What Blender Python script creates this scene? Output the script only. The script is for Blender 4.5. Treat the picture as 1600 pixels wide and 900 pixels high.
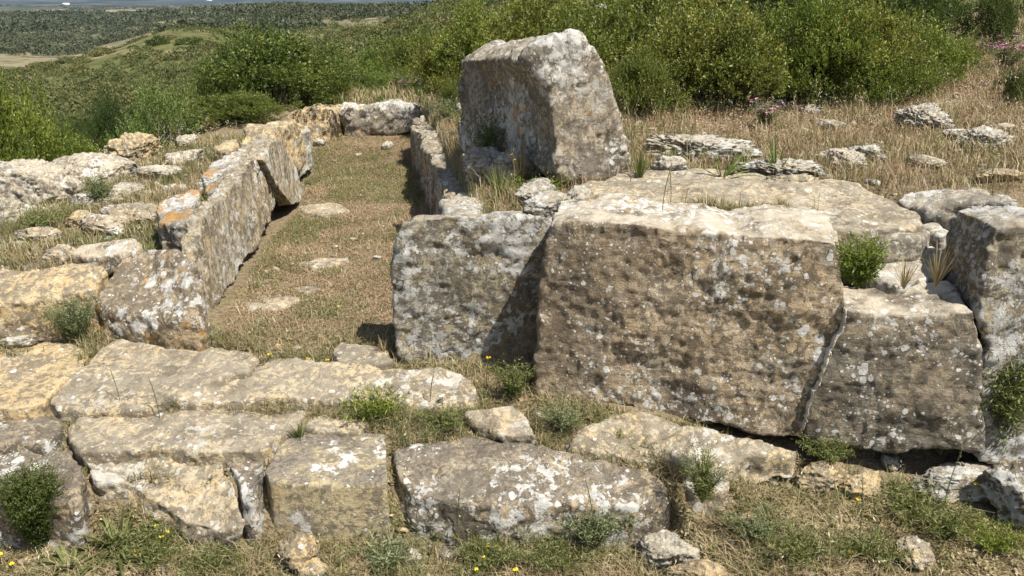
import bpy, bmesh, math, random
import numpy as np
from mathutils import Vector

for o in list(bpy.data.objects): bpy.data.objects.remove(o)
SC = bpy.context.scene
COL = SC.collection

# ------------------------------------------------------------------ camera, sky, sun, exposure
CAMH = 1.9
FPX = 1385.0
PITCH = math.radians(19.5)
cam_d = bpy.data.cameras.new('camera'); cam = bpy.data.objects.new('camera', cam_d); COL.objects.link(cam)
cam.location = (0, 0, CAMH); cam.rotation_euler = (math.pi/2 - PITCH, 0, 0)
cam_d.sensor_width = 36.0; cam_d.lens = 36.0*FPX/1600.0
cam_d.clip_start = 0.05; cam_d.clip_end = 40000
SC.camera = cam

SUNV = Vector((0.46, -0.40, 1.0)).normalized()
world = bpy.data.worlds.new('World'); SC.world = world; world.use_nodes = True
wn = world.node_tree.nodes; wn.clear()
sky = wn.new('ShaderNodeTexSky'); sky.sky_type = 'NISHITA'; sky.sun_disc = False
sky.sun_elevation = math.asin(SUNV.z); sky.sun_rotation = math.atan2(SUNV.x, SUNV.y)
sky.air_density = 1.0; sky.dust_density = 1.5; sky.ozone_density = 1.0
bgn = wn.new('ShaderNodeBackground'); bgn.inputs['Strength'].default_value = 0.075
wout = wn.new('ShaderNodeOutputWorld')
world.node_tree.links.new(sky.outputs[0], bgn.inputs[0]); world.node_tree.links.new(bgn.outputs[0], wout.inputs[0])
sd = bpy.data.lights.new('sun', 'SUN'); sd.energy = 4.9; sd.angle = math.radians(0.53); sd.color = (1.0, 0.95, 0.86)
sun = bpy.data.objects.new('sun', sd); COL.objects.link(sun)
sun.rotation_euler = (-SUNV).to_track_quat('-Z', 'Y').to_euler(); sun.location = (6, -4, 12)
SC.view_settings.view_transform = 'Standard'; SC.view_settings.look = 'None'
SC.view_settings.exposure = 0.62; SC.view_settings.gamma = 1.0; SC.view_settings.use_curve_mapping = False
SC.cycles.use_denoising = True
SC.cycles.max_bounces = 6; SC.cycles.diffuse_bounces = 3; SC.cycles.glossy_bounces = 2
SC.cycles.transmission_bounces = 4; SC.cycles.transparent_max_bounces = 4; SC.cycles.volume_bounces = 0
SC.cycles.caustics_reflective = False; SC.cycles.caustics_refractive = False

# ------------------------------------------------------------------ pixel <-> world helpers
CP, SP = math.cos(PITCH), math.sin(PITCH)
CAMP = np.array([0.0, 0.0, CAMH])
def ray(u, v):
    a = (u-800)/FPX; b = (450-v)/FPX
    return np.array([a, CP + b*SP, -SP + b*CP])
def on_z(u, v, z):
    d = ray(u, v); t = (z-CAMH)/d[2]; return CAMP + d*t
def on_y(u, v, y):
    d = ray(u, v); return CAMP + d*(y/d[1])
def on_plane(u, v, p0, n):
    d = ray(u, v); n = np.array(n, float); t = np.dot(np.array(p0)-CAMP, n)/np.dot(d, n); return CAMP + d*t
def zat(u, v, r):
    d = ray(u, v); return CAMH + r*d[2]/math.hypot(d[0], d[1])

# ------------------------------------------------------------------ numpy noise
def _hash(ix, iy, iz, seed):
    h = (ix.astype(np.uint32)*np.uint32(374761393) + iy.astype(np.uint32)*np.uint32(668265263)
         + iz.astype(np.uint32)*np.uint32(2147483647 & 1274126177) + np.uint32((seed*974711+17) & 0xffffffff))
    h = (h ^ (h >> np.uint32(13)))*np.uint32(1274126177)
    h = h ^ (h >> np.uint32(16))
    h = h*np.uint32(2246822519); h = h ^ (h >> np.uint32(15))
    return (h & np.uint32(0xffffff)).astype(np.float64)/float(0xffffff)
def vnoise(p, seed=0):
    i = np.floor(p).astype(np.int64); f = p - i; f = f*f*f*(f*(f*6-15)+10)
    r = 0
    for dx in (0, 1):
        for dy in (0, 1):
            for dz in (0, 1):
                w = (f[:,0] if dx else 1-f[:,0])*(f[:,1] if dy else 1-f[:,1])*(f[:,2] if dz else 1-f[:,2])
                r = r + w*_hash(i[:,0]+dx, i[:,1]+dy, i[:,2]+dz, seed)
    return r*2-1
_ROT = np.array([[0., .8, .6], [-.8, .36, -.48], [-.6, -.48, .64]])
def fbm(p, oct=4, seed=0, gain=0.5, lac=2.03):
    a, s, t = 1.0, 0, 0
    q = p
    for k in range(oct):
        s = s + a*vnoise(q*(lac**k) + 13.7*k, seed+k); t += a; a *= gain
        q = q @ _ROT
    return s/t
def fbm2(x, y, sc, oct=4, seed=0):
    x = np.asarray(x, float); y = np.asarray(y, float)
    p = np.stack([x.ravel()*sc, y.ravel()*sc, np.full(x.size, 0.37)], 1)
    return fbm(p, oct, seed).reshape(x.shape)
def sstep(x, a, b):
    t = np.clip((np.asarray(x, float)-a)/(b-a), 0, 1); return t*t*(3-2*t)

# ------------------------------------------------------------------ terrain height
_cols = [
 (-30.0, [(8,.0),(12,-1.2),(25,-4),(60,-8.5),(100,('v',150)),(150,('v',118)),(200,('v',125)),(250,('v',100)),(450,('v',66)),(600,('v',55)),(1000,('v',28)),(2500,('v',11)),(5000,('v',0)),(8000,('v',-30))], 0),
 (-25.1, [(8,.1),(12,-.9),(25,-3),(50,('v',235)),(90,('v',150)),(130,('v',96)),(160,('v',90)),(200,('v',112)),(300,('v',88)),(450,('v',66)),(600,('v',50)),(1000,('v',25)),(2500,('v',10)),(5000,('v',0)),(8000,('v',-30))], 150),
 (-19.9, [(8,.2),(12,-.5),(25,-2),(50,('v',220)),(90,('v',118)),(140,('v',52)),(165,('v',42)),(220,('v',72)),(300,('v',56)),(450,('v',36)),(700,('v',20)),(1000,('v',22)),(2500,('v',10)),(5000,('v',0)),(8000,('v',-30))], 300),
 (-14.2, [(8,.3),(12,.1),(25,-1.5),(50,('v',160)),(90,('v',108)),(140,('v',66)),(170,('v',50)),(210,('v',48)),(300,('v',16)),(350,('v',10)),(500,('v',20)),(1000,('v',10)),(2500,('v',8)),(5000,('v',0)),(8000,('v',-30))], 450),
 (-8.2, [(11,.3),(14,.0),(25,('v',170)),(50,('v',110)),(90,('v',62)),(120,('v',42)),(150,('v',50)),(220,('v',30)),(300,('v',8)),(500,('v',20)),(2500,('v',8)),(5000,('v',0)),(8000,('v',-30))], 600),
 (-4.1, [(12,.3),(25,('v',140)),(50,('v',80)),(90,('v',22)),(120,('v',6)),(200,('v',15)),(500,('v',15)),(2500,('v',8)),(5000,('v',0)),(8000,('v',-30))], 700),
 (2.1, [(12,.7),(25,('v',90)),(50,('v',30)),(80,('v',0)),(120,('v',-10)),(300,('v',0)),(5000,('v',0)),(8000,('v',-30))], 850),
 (8.2, [(12,.8),(25,('v',60)),(50,('v',0)),(80,('v',-30)),(200,('v',-60)),(600,('v',-30)),(5000,('v',0)),(8000,('v',-30))], 1000),
 (19.9, [(12,1.15),(25,('v',40)),(50,('v',-10)),(200,('v',-60)),(600,('v',-40)),(5000,('v',0)),(8000,('v',-30))], 1300),
 (30.0, [(10,('v',104)),(25,('v',0)),(50,('v',-40)),(200,('v',-80)),(600,('v',-50)),(5000,('v',0)),(8000,('v',-30))], 1600)]
_RL = np.linspace(math.log(7.0), math.log(9000.0), 160)
_AZ = []; _TAB = []
for az, pts, u in _cols:
    rs = [math.log(p[0]) for p in pts]
    zs = [p[1] if not isinstance(p[1], tuple) else zat(u, p[1][1], p[0]) for p in pts]
    # interpolate elevation slope (z-CAMH)/r so far parts stay smooth
    sl = [(z-CAMH)/math.exp(r) for z, r in zip(zs, rs)]
    row = np.interp(_RL, rs, sl)
    k = np.array([1,2,3,2,1])/9.0
    row = np.convolve(np.pad(row, 2, mode='edge'), k, 'valid')
    _AZ.append(az); _TAB.append(row)
_AZ = [-180.0, -60.0] + _AZ + [60.0, 180.0]; _TAB = [_TAB[0]*.8, _TAB[0]] + _TAB + [_TAB[-1], _TAB[-1]]
_AZ = np.array(_AZ); _TAB = np.array(_TAB)
def h_far(x, y):
    r = np.maximum(np.hypot(x, y), 7.0); az = np.degrees(np.arctan2(x, y))
    fi = np.interp(az, _AZ, np.arange(len(_AZ))); i = np.clip(np.floor(fi).astype(int), 0, len(_AZ)-2); fa = fi - i
    fa = fa*fa*(3-2*fa)*.5 + fa*.5
    fr = np.clip((np.log(r)-_RL[0])/(_RL[1]-_RL[0]), 0, len(_RL)-1.001); j = fr.astype(int); fb = fr-j
    s = ((1-fa)*((1-fb)*_TAB[i, j]+fb*_TAB[i, j+1]) + fa*((1-fb)*_TAB[i+1, j]+fb*_TAB[i+1, j+1]))
    z = CAMH + r*s
    amp = np.clip(r*.006, 0, 6)*sstep(r, 14, 40)
    return z + amp*fbm2(x, y, .02, 4, 5) + sstep(r, 12, 30)*.25*fbm2(x, y, .2, 3, 8)
def wall_r(y): return -0.36 - 0.135*(y-4.6)
def wall_l(y): return -1.62 - 0.115*(y-4.3)
def h_near(x, y):
    zl = np.interp(y, [0, 2.6, 3.30, 3.45, 3.75, 3.95, 4.35, 4.6], [-.62, -.52, -.47, -.24, -.16, -.09, -.03, 0])
    zr = np.interp(y, [0, 2.6, 3.1, 3.6, 3.8], [-.62, -.52, -.42, -.29, -.22])
    t = sstep(x, .75, 1.15); zf = zl*(1-t)+zr*t
    # right platform
    plat = np.interp(y, [4.3, 6.5, 9, 11.0, 13], [.70, .66, .5, .34, .3])
    plat = plat + (.775 + .03*np.clip(y-6, 0, 30) - plat)*sstep(x - wall_r(y), .2, 1.3) + .055*np.clip(x-2.2, 0, 9)
    led = sstep(x, 1.75, 1.95)*(1-sstep(y, 4.1, 4.9)); plat = plat - .27*led
    yb = np.interp(x, [-1, .1, 1.9, 2.0], [4.42, 4.32, 4.05, 3.85])
    m = sstep(x - wall_r(y), .02, .22)*sstep(y-yb, -.06, .1)
    z = zf*(1-m) + plat*m
    # left shelf outside the chamber
    ml = sstep(wall_l(y) - x, .05, .3)*sstep(y, 4.45, 5.0)
    zl2 = .22 + .03*(y-5)
    z = z*(1-ml) + zl2*ml
    # beyond the end slab
    me = sstep(y, 10.9, 11.6); ze = .28
    inch = (1-sstep(x - wall_r(y), .3, 1.2))
    z = z*(1-me*inch) + ze*me*inch
    # fall-off on the left
    d = np.clip(-(x+3.3) + .15*(y-8), 0, 9)*sstep(y, 6.2, 7.4)
    return z - .35*d
def hgt(x, y, detail=True):
    x = np.asarray(x, float); y = np.asarray(y, float)
    r = np.hypot(x, y); az = np.degrees(np.arctan2(x, y))
    a = np.interp(az, [-40, -12, 0, 40], [8, 11.4, 11.5, 9.5])
    w = sstep(r, a, a+4.5)
    z = h_near(x, y)*(1-w) + h_far(x, y)*w
    if detail:
        q = 1-sstep(r, 14, 25)
        z = z + q*(.022*fbm2(x, y, 1.3, 3, 21) + .010*fbm2(x, y, 6, 3, 22))
    return z
def H(x, y): return float(hgt(np.array([x]), np.array([y]))[0])

# ------------------------------------------------------------------ node helpers
class NT:
    def __init__(s, name):
        s.m = bpy.data.materials.new(name); s.m.use_nodes = True; s.t = s.m.node_tree; s.n = s.t.nodes; s.n.clear()
        s.out = s.n.new('ShaderNodeOutputMaterial')
    def L(s, a, b): s.t.links.new(a, b)
    def set(s, sock, v):
        if isinstance(v, bpy.types.NodeSocket): s.L(v, sock)
        elif isinstance(v, (tuple, list)) and len(v) == 3 and sock.type == 'RGBA': sock.default_value = (*v, 1)
        else: sock.default_value = v
    def coords(s, rnd=True):
        tc = s.n.new('ShaderNodeTexCoord'); o = tc.outputs['Object']
        if rnd:
            oi = s.n.new('ShaderNodeObjectInfo'); mu = s.math('MULTIPLY', oi.outputs['Random'], 37.0)
            va = s.n.new('ShaderNodeVectorMath'); va.operation = 'ADD'; s.L(o, va.inputs[0])
            cb = s.n.new('ShaderNodeCombineXYZ'); s.L(mu, cb.inputs[0]); s.L(mu, cb.inputs[1]); s.L(mu, cb.inputs[2])
            s.L(cb.outputs[0], va.inputs[1]); o = va.outputs[0]
        return o
    def vmul(s, v, k):
        va = s.n.new('ShaderNodeVectorMath'); va.operation = 'MULTIPLY'; s.L(v, va.inputs[0]); va.inputs[1].default_value = k; return va.outputs[0]
    def vadd(s, v, w):
        va = s.n.new('ShaderNodeVectorMath'); va.operation = 'ADD'; s.L(v, va.inputs[0]); s.set(va.inputs[1], w); return va.outputs[0]
    def noise(s, v, sc, det=5, rough=.55, dist=0, col=False):
        n = s.n.new('ShaderNodeTexNoise'); s.L(v, n.inputs['Vector']); n.inputs['Scale'].default_value = sc
        n.inputs['Detail'].default_value = det; n.inputs['Roughness'].default_value = rough; n.inputs['Distortion'].default_value = dist
        return n.outputs['Color'] if col else n.outputs['Fac']
    def voro(s, v, sc, feat='F1'):
        n = s.n.new('ShaderNodeTexVoronoi'); n.feature = feat; s.L(v, n.inputs['Vector']); n.inputs['Scale'].default_value = sc
        return n
    def math(s, op, a, b=None, c=None, clamp=False):
        n = s.n.new('ShaderNodeMath'); n.operation = op; n.use_clamp = clamp
        s.set(n.inputs[0], a)
        if b is not None: s.set(n.inputs[1], b)
        if c is not None: s.set(n.inputs[2], c)
        return n.outputs[0]
    def rng(s, v, a, b, c=0.0, d=1.0, smooth=True):
        n = s.n.new('ShaderNodeMapRange'); n.interpolation_type = 'SMOOTHSTEP' if smooth else 'LINEAR'
        s.L(v, n.inputs[0]); n.inputs[1].default_value = a; n.inputs[2].default_value = b
        s.set(n.inputs[3], c); s.set(n.inputs[4], d); return n.outputs[0]
    def mix(s, f, a, b, mode='MIX'):
        n = s.n.new('ShaderNodeMix'); n.data_type = 'RGBA'; n.blend_type = mode; n.clamp_factor = True
        s.set(n.inputs[0], f); s.set(n.inputs[6], a); s.set(n.inputs[7], b); return n.outputs[2]
    def ramp(s, v, stops):
        n = s.n.new('ShaderNodeValToRGB'); e = n.color_ramp.elements
        while len(e) > 1: e.remove(e[-1])
        e[0].position, e[0].color = stops[0][0], (*stops[0][1], 1)
        for p, c in stops[1:]:
            q = e.new(p); q.color = (*c, 1)
        s.L(v, n.inputs[0]); return n.outputs[0]
    def attr(s, name):
        n = s.n.new('ShaderNodeAttribute'); n.attribute_name = name; return n.outputs['Fac']
    def bump(s, h, dist, strength=1.0, nrm=None):
        n = s.n.new('ShaderNodeBump'); n.inputs['Distance'].default_value = dist; n.inputs['Strength'].default_value = strength
        s.L(h, n.inputs['Height'])
        if nrm is not None: s.L(nrm, n.inputs['Normal'])
        return n.outputs[0]
    def bsdf(s, col, rough=.9, nrm=None, spec=.25):
        b = s.n.new('ShaderNodeBsdfPrincipled'); s.set(b.inputs['Base Color'], col); s.set(b.inputs['Roughness'], rough)
        b.inputs['Specular IOR Level'].default_value = spec
        if nrm is not None: s.L(nrm, b.inputs['Normal'])
        return b.outputs[0]
    def finish(s, sh): s.L(sh, s.out.inputs['Surface']); return s.m

# ------------------------------------------------------------------ stone material
def rock_mat(name, warm=(.40,.31,.19), grey=(.33,.30,.25), warm_amt=.5, dark=(.09,.075,.06), dark_amt=.4,
             white=.3, wcol=(.62,.60,.54), spots=.4, orange=0., streak=(1,1,1), top=.35, crust=.3, rough_b=1.0, bed=0.3, mott=.5, mcol=(1,1,1), stain=0., pits=.35, updark=0., lines=0., pitk=1., cscale=16, dsc=9.5, dnb=.45):
    t = NT(name); c0 = t.coords()
    wob = t.noise(c0, 7, 3, col=True)
    wv = t.n.new('ShaderNodeVectorMath'); wv.operation = 'MULTIPLY_ADD'; t.L(wob, wv.inputs[0]); wv.inputs[1].default_value = (.06,)*3; t.L(c0, wv.inputs[2])
    c = wv.outputs[0]; cs = t.vmul(c, streak)
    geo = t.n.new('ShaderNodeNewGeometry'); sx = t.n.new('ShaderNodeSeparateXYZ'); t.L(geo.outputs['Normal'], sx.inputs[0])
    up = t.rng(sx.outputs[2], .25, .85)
    # base tint
    n1 = t.noise(cs, 2.6, 6, .6); n1b = t.noise(cs, 11, 6, .65)
    f = t.math('ADD', t.math('MULTIPLY', n1, .6), t.math('MULTIPLY', n1b, .4))
    base = t.mix(t.rng(f, .5-.22*warm_amt-.03, .62-.22*warm_amt), grey, warm)
    hue = t.noise(cs, 5, 4, .6)
    base = t.mix(t.rng(hue, .54, .76, 0, .7), base, (warm[0]*1.06, warm[1]*.95, warm[2]*.74))
    # fine grain
    g1 = t.noise(cs, 58, 6, .78); g2 = t.noise(c, 170, 3, .75)
    gv = t.math('ADD', t.math('MULTIPLY', t.rng(g1, .3, .7, .52, 1.46, False), .6), t.math('MULTIPLY', t.rng(g2, .25, .75, .5, 1.5, False), .4))
    gc = t.n.new('ShaderNodeCombineColor'); [t.L(gv, gc.inputs[k]) for k in range(3)]
    base = t.mix(1.0, base, gc.outputs[0], 'MULTIPLY')
    # dark weathering
    dn = t.noise(cs, dsc, 10, .74, .25); dl = t.noise(c, 1.9, 3, .5)
    dth = t.math('ADD', dn, t.math('MULTIPLY', t.math('SUBTRACT', dl, .5), .55))
    th = .66 - .24*dark_amt
    dm = t.rng(dth, th, th+.09)
    dm = t.math('MULTIPLY', dm, .82)
    base = t.mix(dm, base, dark)
    pit = t.noise(cs, 30, 5, .7); pm = t.rng(pit, .54, .61, 0, pitk*(.45+.4*dark_amt))
    base = t.mix(pm, base, (dark[0]*.9, dark[1]*.85, dark[2]*.8))
    if stain:
        s1 = t.noise(t.vadd(c, (2.2, 5.5, 7.7)), 2.1, 4, .55, .6); s2 = t.noise(t.vadd(t.vmul(c, (1, 1, .45)), (7.2, .5, 1.7)), 3.4, 5, .6)
        base = t.mix(t.rng(s1, .50, .60, 0, stain), base, (dark[0]*1.5, dark[1]*1.45, dark[2]*1.35))
        base = t.mix(t.rng(s2, .54, .64, 0, stain*.6), base, (grey[0]*1.3, grey[1]*1.3, grey[2]*1.3))
    # mottling
    mo = t.noise(t.vadd(c, (3.3, 8.1, 2.2)), 26, 7, .72, .4); mol = t.noise(c, 4.5, 4, .6)
    mth = t.math('ADD', mo, t.math('MULTIPLY', t.math('SUBTRACT', mol, .5), .5))
    base = t.mix(t.rng(mth, .50-.06*mott, .55-.06*mott, 0, .84), base, (.19*mcol[0], .165*mcol[1], .125*mcol[2]))
    lg = t.noise(t.vadd(c, (6.3, 1.1, 7.2)), 19, 8, .7)
    base = t.mix(t.rng(lg, .54, .62, 0, .55), base, (grey[0]*1.35, grey[1]*1.35, grey[2]*1.33))
    if lines:
        l1 = t.noise(t.vmul(c, (1, 1, .10)), 34, 5, .65); l2 = t.noise(t.vmul(c, (1, 1, .16)), 13, 4, .6)
        base = t.mix(t.rng(l1, .52, .62, 0, lines), base, (dark[0]*1.6, dark[1]*1.5, dark[2]*1.3))
        base = t.mix(t.rng(l2, .50, .62, 0, lines*.7), base, (.62,.585,.50))
    if updark:
        ud = t.noise(t.vadd(c, (5.1, 4.2, 9.9)), 5, 7, .7)
        base = t.mix(t.math('MULTIPLY', up, t.rng(ud, .42, .54, 0, updark)), base, t.mix(t.rng(g1, .4, .6), (.10,.085,.07), (.27,.235,.185)))
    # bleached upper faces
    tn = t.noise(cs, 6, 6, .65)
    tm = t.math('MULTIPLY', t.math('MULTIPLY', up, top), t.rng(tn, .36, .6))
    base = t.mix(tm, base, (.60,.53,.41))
    # crustose lichen : ragged patches + discs
    wl = t.noise(c, 2.3, 3, .5)
    cn = t.noise(c, cscale, 9, .70); cth = t.math('ADD', cn, t.math('MULTIPLY', t.math('SUBTRACT', wl, .5), .7))
    ct = .655 - .17*crust
    cm = t.math('MULTIPLY', t.rng(cth, ct, ct+.035), .9) if crust > 0 else None
    vN = []
    for sc_, amt in ((12, spots*.28), (26, spots*.8), (58, spots*1.05)):
        v = t.voro(t.vadd(c, (sc_*1.3, 2.1, 4.4)), sc_)
        sepc = t.n.new('ShaderNodeSeparateColor'); t.L(v.outputs['Color'], sepc.inputs[0])
        rad = t.rng(sepc.outputs[0], 1-amt*.8, 1.0, .04, .50, False)
        rad = t.math('MULTIPLY', rad, t.rng(wl, .34, .52))
        edge = t.math('SUBTRACT', t.math('ADD', v.outputs['Distance'], t.math('MULTIPLY', t.math('SUBTRACT', g1, .5), .55)), rad)
        vN.append(t.rng(edge, -.05, .02, 1., 0.))
    sp = t.math('MAXIMUM', t.math('MAXIMUM', vN[0], vN[1]), vN[2])
    wm = sp if cm is None else t.math('MAXIMUM', sp, cm)
    wtint = t.mix(t.rng(t.noise(c, 24, 4), .35, .65), (wcol[0]*.72, wcol[1]*.73, wcol[2]*.74), wcol)
    base = t.mix(t.math('MULTIPLY', wm, .9 if white > .2 else .6), base, wtint)
    if orange > 0:
        on = t.noise(t.vadd(c, (9., 3., 1.)), 5.5, 8, .68); om = t.rng(on, .68-.19*orange, .72-.19*orange)
        base = t.mix(t.math('MULTIPLY', om, .75), base, t.mix(t.rng(g1, .4, .6), (.48,.20,.04), (.50,.30,.07)))
    # relief
    bd = t.noise(t.vmul(c, (1.5, 1.5, 16)), 2.2, 6, .6)
    cell = t.voro(c, 34).outputs['Distance']
    hgt_ = t.math('ADD', t.math('MULTIPLY', dn, dnb), t.math('MULTIPLY', g1, .62))
    hgt_ = t.math('ADD', hgt_, t.math('MULTIPLY', g2, .16))
    hgt_ = t.math('ADD', hgt_, t.math('MULTIPLY', bd, bed))
    hgt_ = t.math('ADD', hgt_, t.math('MULTIPLY', cell, pits))
    hgt_ = t.math('ADD', hgt_, t.math('MULTIPLY', wm, .07))
    if lines: hgt_ = t.math('SUBTRACT', hgt_, t.math('MULTIPLY', l1, 1.3))
    nr = t.bump(hgt_, .030*rough_b, .9)
    return t.finish(t.bsdf(base, t.rng(g1, .3, .7, .78, .95), nr, .2))

R_ = {}
W1 = (.78,.76,.70)
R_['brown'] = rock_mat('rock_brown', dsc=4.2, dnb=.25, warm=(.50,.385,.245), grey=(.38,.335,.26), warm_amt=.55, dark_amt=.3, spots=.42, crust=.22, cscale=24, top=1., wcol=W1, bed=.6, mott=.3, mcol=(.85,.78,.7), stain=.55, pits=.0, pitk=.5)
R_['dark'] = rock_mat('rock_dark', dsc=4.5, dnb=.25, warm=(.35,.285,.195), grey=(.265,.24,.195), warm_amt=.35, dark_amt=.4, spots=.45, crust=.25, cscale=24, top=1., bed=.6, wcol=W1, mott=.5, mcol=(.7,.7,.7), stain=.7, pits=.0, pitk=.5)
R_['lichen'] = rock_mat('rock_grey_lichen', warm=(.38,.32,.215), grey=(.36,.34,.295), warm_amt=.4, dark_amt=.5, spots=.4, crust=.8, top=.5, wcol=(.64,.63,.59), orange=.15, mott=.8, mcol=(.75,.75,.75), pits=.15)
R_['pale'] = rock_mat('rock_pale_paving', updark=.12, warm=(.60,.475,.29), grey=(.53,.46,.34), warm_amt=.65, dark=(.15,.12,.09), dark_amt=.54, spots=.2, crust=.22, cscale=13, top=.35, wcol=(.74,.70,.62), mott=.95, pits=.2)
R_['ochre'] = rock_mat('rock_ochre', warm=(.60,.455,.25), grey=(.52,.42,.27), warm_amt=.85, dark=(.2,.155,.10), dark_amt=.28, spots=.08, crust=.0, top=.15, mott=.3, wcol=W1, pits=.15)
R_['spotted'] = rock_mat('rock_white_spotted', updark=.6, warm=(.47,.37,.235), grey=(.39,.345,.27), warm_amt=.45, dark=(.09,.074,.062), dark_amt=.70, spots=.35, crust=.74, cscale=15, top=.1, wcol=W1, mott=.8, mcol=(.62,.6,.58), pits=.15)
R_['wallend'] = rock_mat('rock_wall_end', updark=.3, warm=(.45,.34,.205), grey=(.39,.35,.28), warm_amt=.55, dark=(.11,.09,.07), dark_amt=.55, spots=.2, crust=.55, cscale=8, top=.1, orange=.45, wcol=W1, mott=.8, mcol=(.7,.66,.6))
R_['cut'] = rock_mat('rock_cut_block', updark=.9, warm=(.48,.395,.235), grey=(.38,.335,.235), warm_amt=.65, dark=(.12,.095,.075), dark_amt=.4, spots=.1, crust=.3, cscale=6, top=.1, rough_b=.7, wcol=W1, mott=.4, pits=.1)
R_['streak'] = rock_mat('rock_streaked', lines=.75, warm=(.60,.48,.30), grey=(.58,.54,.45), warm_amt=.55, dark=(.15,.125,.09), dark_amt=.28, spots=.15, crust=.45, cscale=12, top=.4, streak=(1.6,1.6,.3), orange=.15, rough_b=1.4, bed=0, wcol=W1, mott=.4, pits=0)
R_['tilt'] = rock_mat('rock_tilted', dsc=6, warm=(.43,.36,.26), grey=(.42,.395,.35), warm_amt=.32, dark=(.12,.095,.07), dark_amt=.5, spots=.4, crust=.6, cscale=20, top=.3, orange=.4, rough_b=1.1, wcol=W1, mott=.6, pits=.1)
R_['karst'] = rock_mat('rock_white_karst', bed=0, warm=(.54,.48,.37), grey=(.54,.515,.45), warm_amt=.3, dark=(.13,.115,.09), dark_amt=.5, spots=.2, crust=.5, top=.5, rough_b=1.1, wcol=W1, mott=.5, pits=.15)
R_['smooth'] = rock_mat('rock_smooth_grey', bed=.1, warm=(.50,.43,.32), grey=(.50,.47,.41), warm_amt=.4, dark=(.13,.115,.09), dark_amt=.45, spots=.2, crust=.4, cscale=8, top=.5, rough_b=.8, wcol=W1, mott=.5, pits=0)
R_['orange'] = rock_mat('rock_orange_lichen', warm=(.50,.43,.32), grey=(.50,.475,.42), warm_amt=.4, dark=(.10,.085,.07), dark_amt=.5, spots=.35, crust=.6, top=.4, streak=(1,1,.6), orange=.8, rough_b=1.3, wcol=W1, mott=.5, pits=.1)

# ------------------------------------------------------------------ object helpers
def tag(o, label=None, cat=None, group=None, kind=None):
    if label: o['label'] = label
    if cat: o['category'] = cat
    if group: o['group'] = group
    if kind: o['kind'] = kind
    return o
def empty(name, loc, rz=0, **k):
    o = bpy.data.objects.new(name, None); COL.objects.link(o); o.location = loc; o.rotation_euler = (0, 0, rz)
    return tag(o, **k)
def np_mesh(name, V, F, mats, mat_idx=None, rnd=None, smooth=False):
    """V (n,3); F list of index arrays (each (k,m)) ; one face attribute 'rnd'"""
    me = bpy.data.meshes.new(name)
    V = np.asarray(V, np.float32); me.vertices.add(len(V)); me.vertices.foreach_set('co', V.ravel())
    loops = np.concatenate([f.ravel() for f in F]).astype(np.int32)
    tot = np.concatenate([np.full(len(f), f.shape[1]) for f in F]).astype(np.int32)
    st = np.concatenate([[0], np.cumsum(tot)[:-1]]).astype(np.int32)
    me.loops.add(len(loops)); me.loops.foreach_set('vertex_index', loops)
    me.polygons.add(len(tot)); me.polygons.foreach_set('loop_start', st); me.polygons.foreach_set('loop_total', tot)
    for m in (mats if isinstance(mats, (list, tuple)) else [mats]): me.materials.append(m)
    if mat_idx is not None: me.polygons.foreach_set('material_index', np.asarray(mat_idx, np.int32))
    if smooth: me.polygons.foreach_set('use_smooth', np.ones(len(tot), bool))
    if rnd is not None:
        a = me.attributes.new('rnd', 'FLOAT', 'FACE'); a.data.foreach_set('value', np.asarray(rnd, np.float32))
    me.update(calc_edges=True)
    return me
def obj(name, me, parent=None, loc=(0,0,0), **k):
    o = bpy.data.objects.new(name, me); COL.objects.link(o); o.location = loc
    if parent: o.parent = parent
    return tag(o, **k)
def normals(me):
    a = np.empty(len(me.vertices)*3, np.float32); me.vertex_normals.foreach_get('vector', a); return a.reshape(-1, 3).astype(float)
def coords(me):
    a = np.empty(len(me.vertices)*3, np.float32); me.vertices.foreach_get('co', a); return a.reshape(-1, 3).astype(float)

STONES = []   # world vertices of every stone, for rooting plants beside and not on them
_seed = [100]
def remesh(me0, vox, sm):
    o = bpy.data.objects.new('tmp', me0); COL.objects.link(o)
    m = o.modifiers.new('r', 'REMESH'); m.mode = 'VOXEL'; m.voxel_size = vox; m.use_smooth_shade = True
    if sm: s = o.modifiers.new('s', 'SMOOTH'); s.factor = .5; s.iterations = sm
    dg = bpy.context.evaluated_depsgraph_get(); me = bpy.data.meshes.new_from_object(o.evaluated_get(dg), depsgraph=dg)
    bpy.data.objects.remove(o); bpy.data.meshes.remove(me0)
    return me
def roughen(me, amp, big=2.2, streak=(1,1,1), seed=0, chip=1.0, bed=0.0, groove=.45, step=.9, mid=.5):
    P = coords(me); N = normals(me); S = np.array(streak)
    q = P*S
    d = .6*fbm(q*big, 3, seed) + mid*fbm(q*big*3.6, 4, seed+9) + .34*fbm(q*big*11, 3, seed+19)
    tr = fbm(q*big*1.25+21, 3, seed+61)*4.5; fl = np.floor(tr); fr = np.clip((tr-fl-.38)/.24, 0, 1); d = d + step*((fl+fr*fr*(3-2*fr))/4.5)
    rg = np.abs(fbm(q*big*2.3+7, 3, seed+51)); d = d - groove*np.exp(-(rg/.045)**2)
    # chipped hollows
    c = fbm(q*big*1.9, 3, seed+31); d = d - chip*np.clip(c-.22, 0, 1)*1.3
    if bed: d = d + bed*(fbm(P*np.array([.8, .8, 13.])+3, 3, seed+41))
    P = P + N*(d*amp)[:, None]
    me.vertices.foreach_set('co', P.astype(np.float32).ravel()); me.update()
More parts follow.
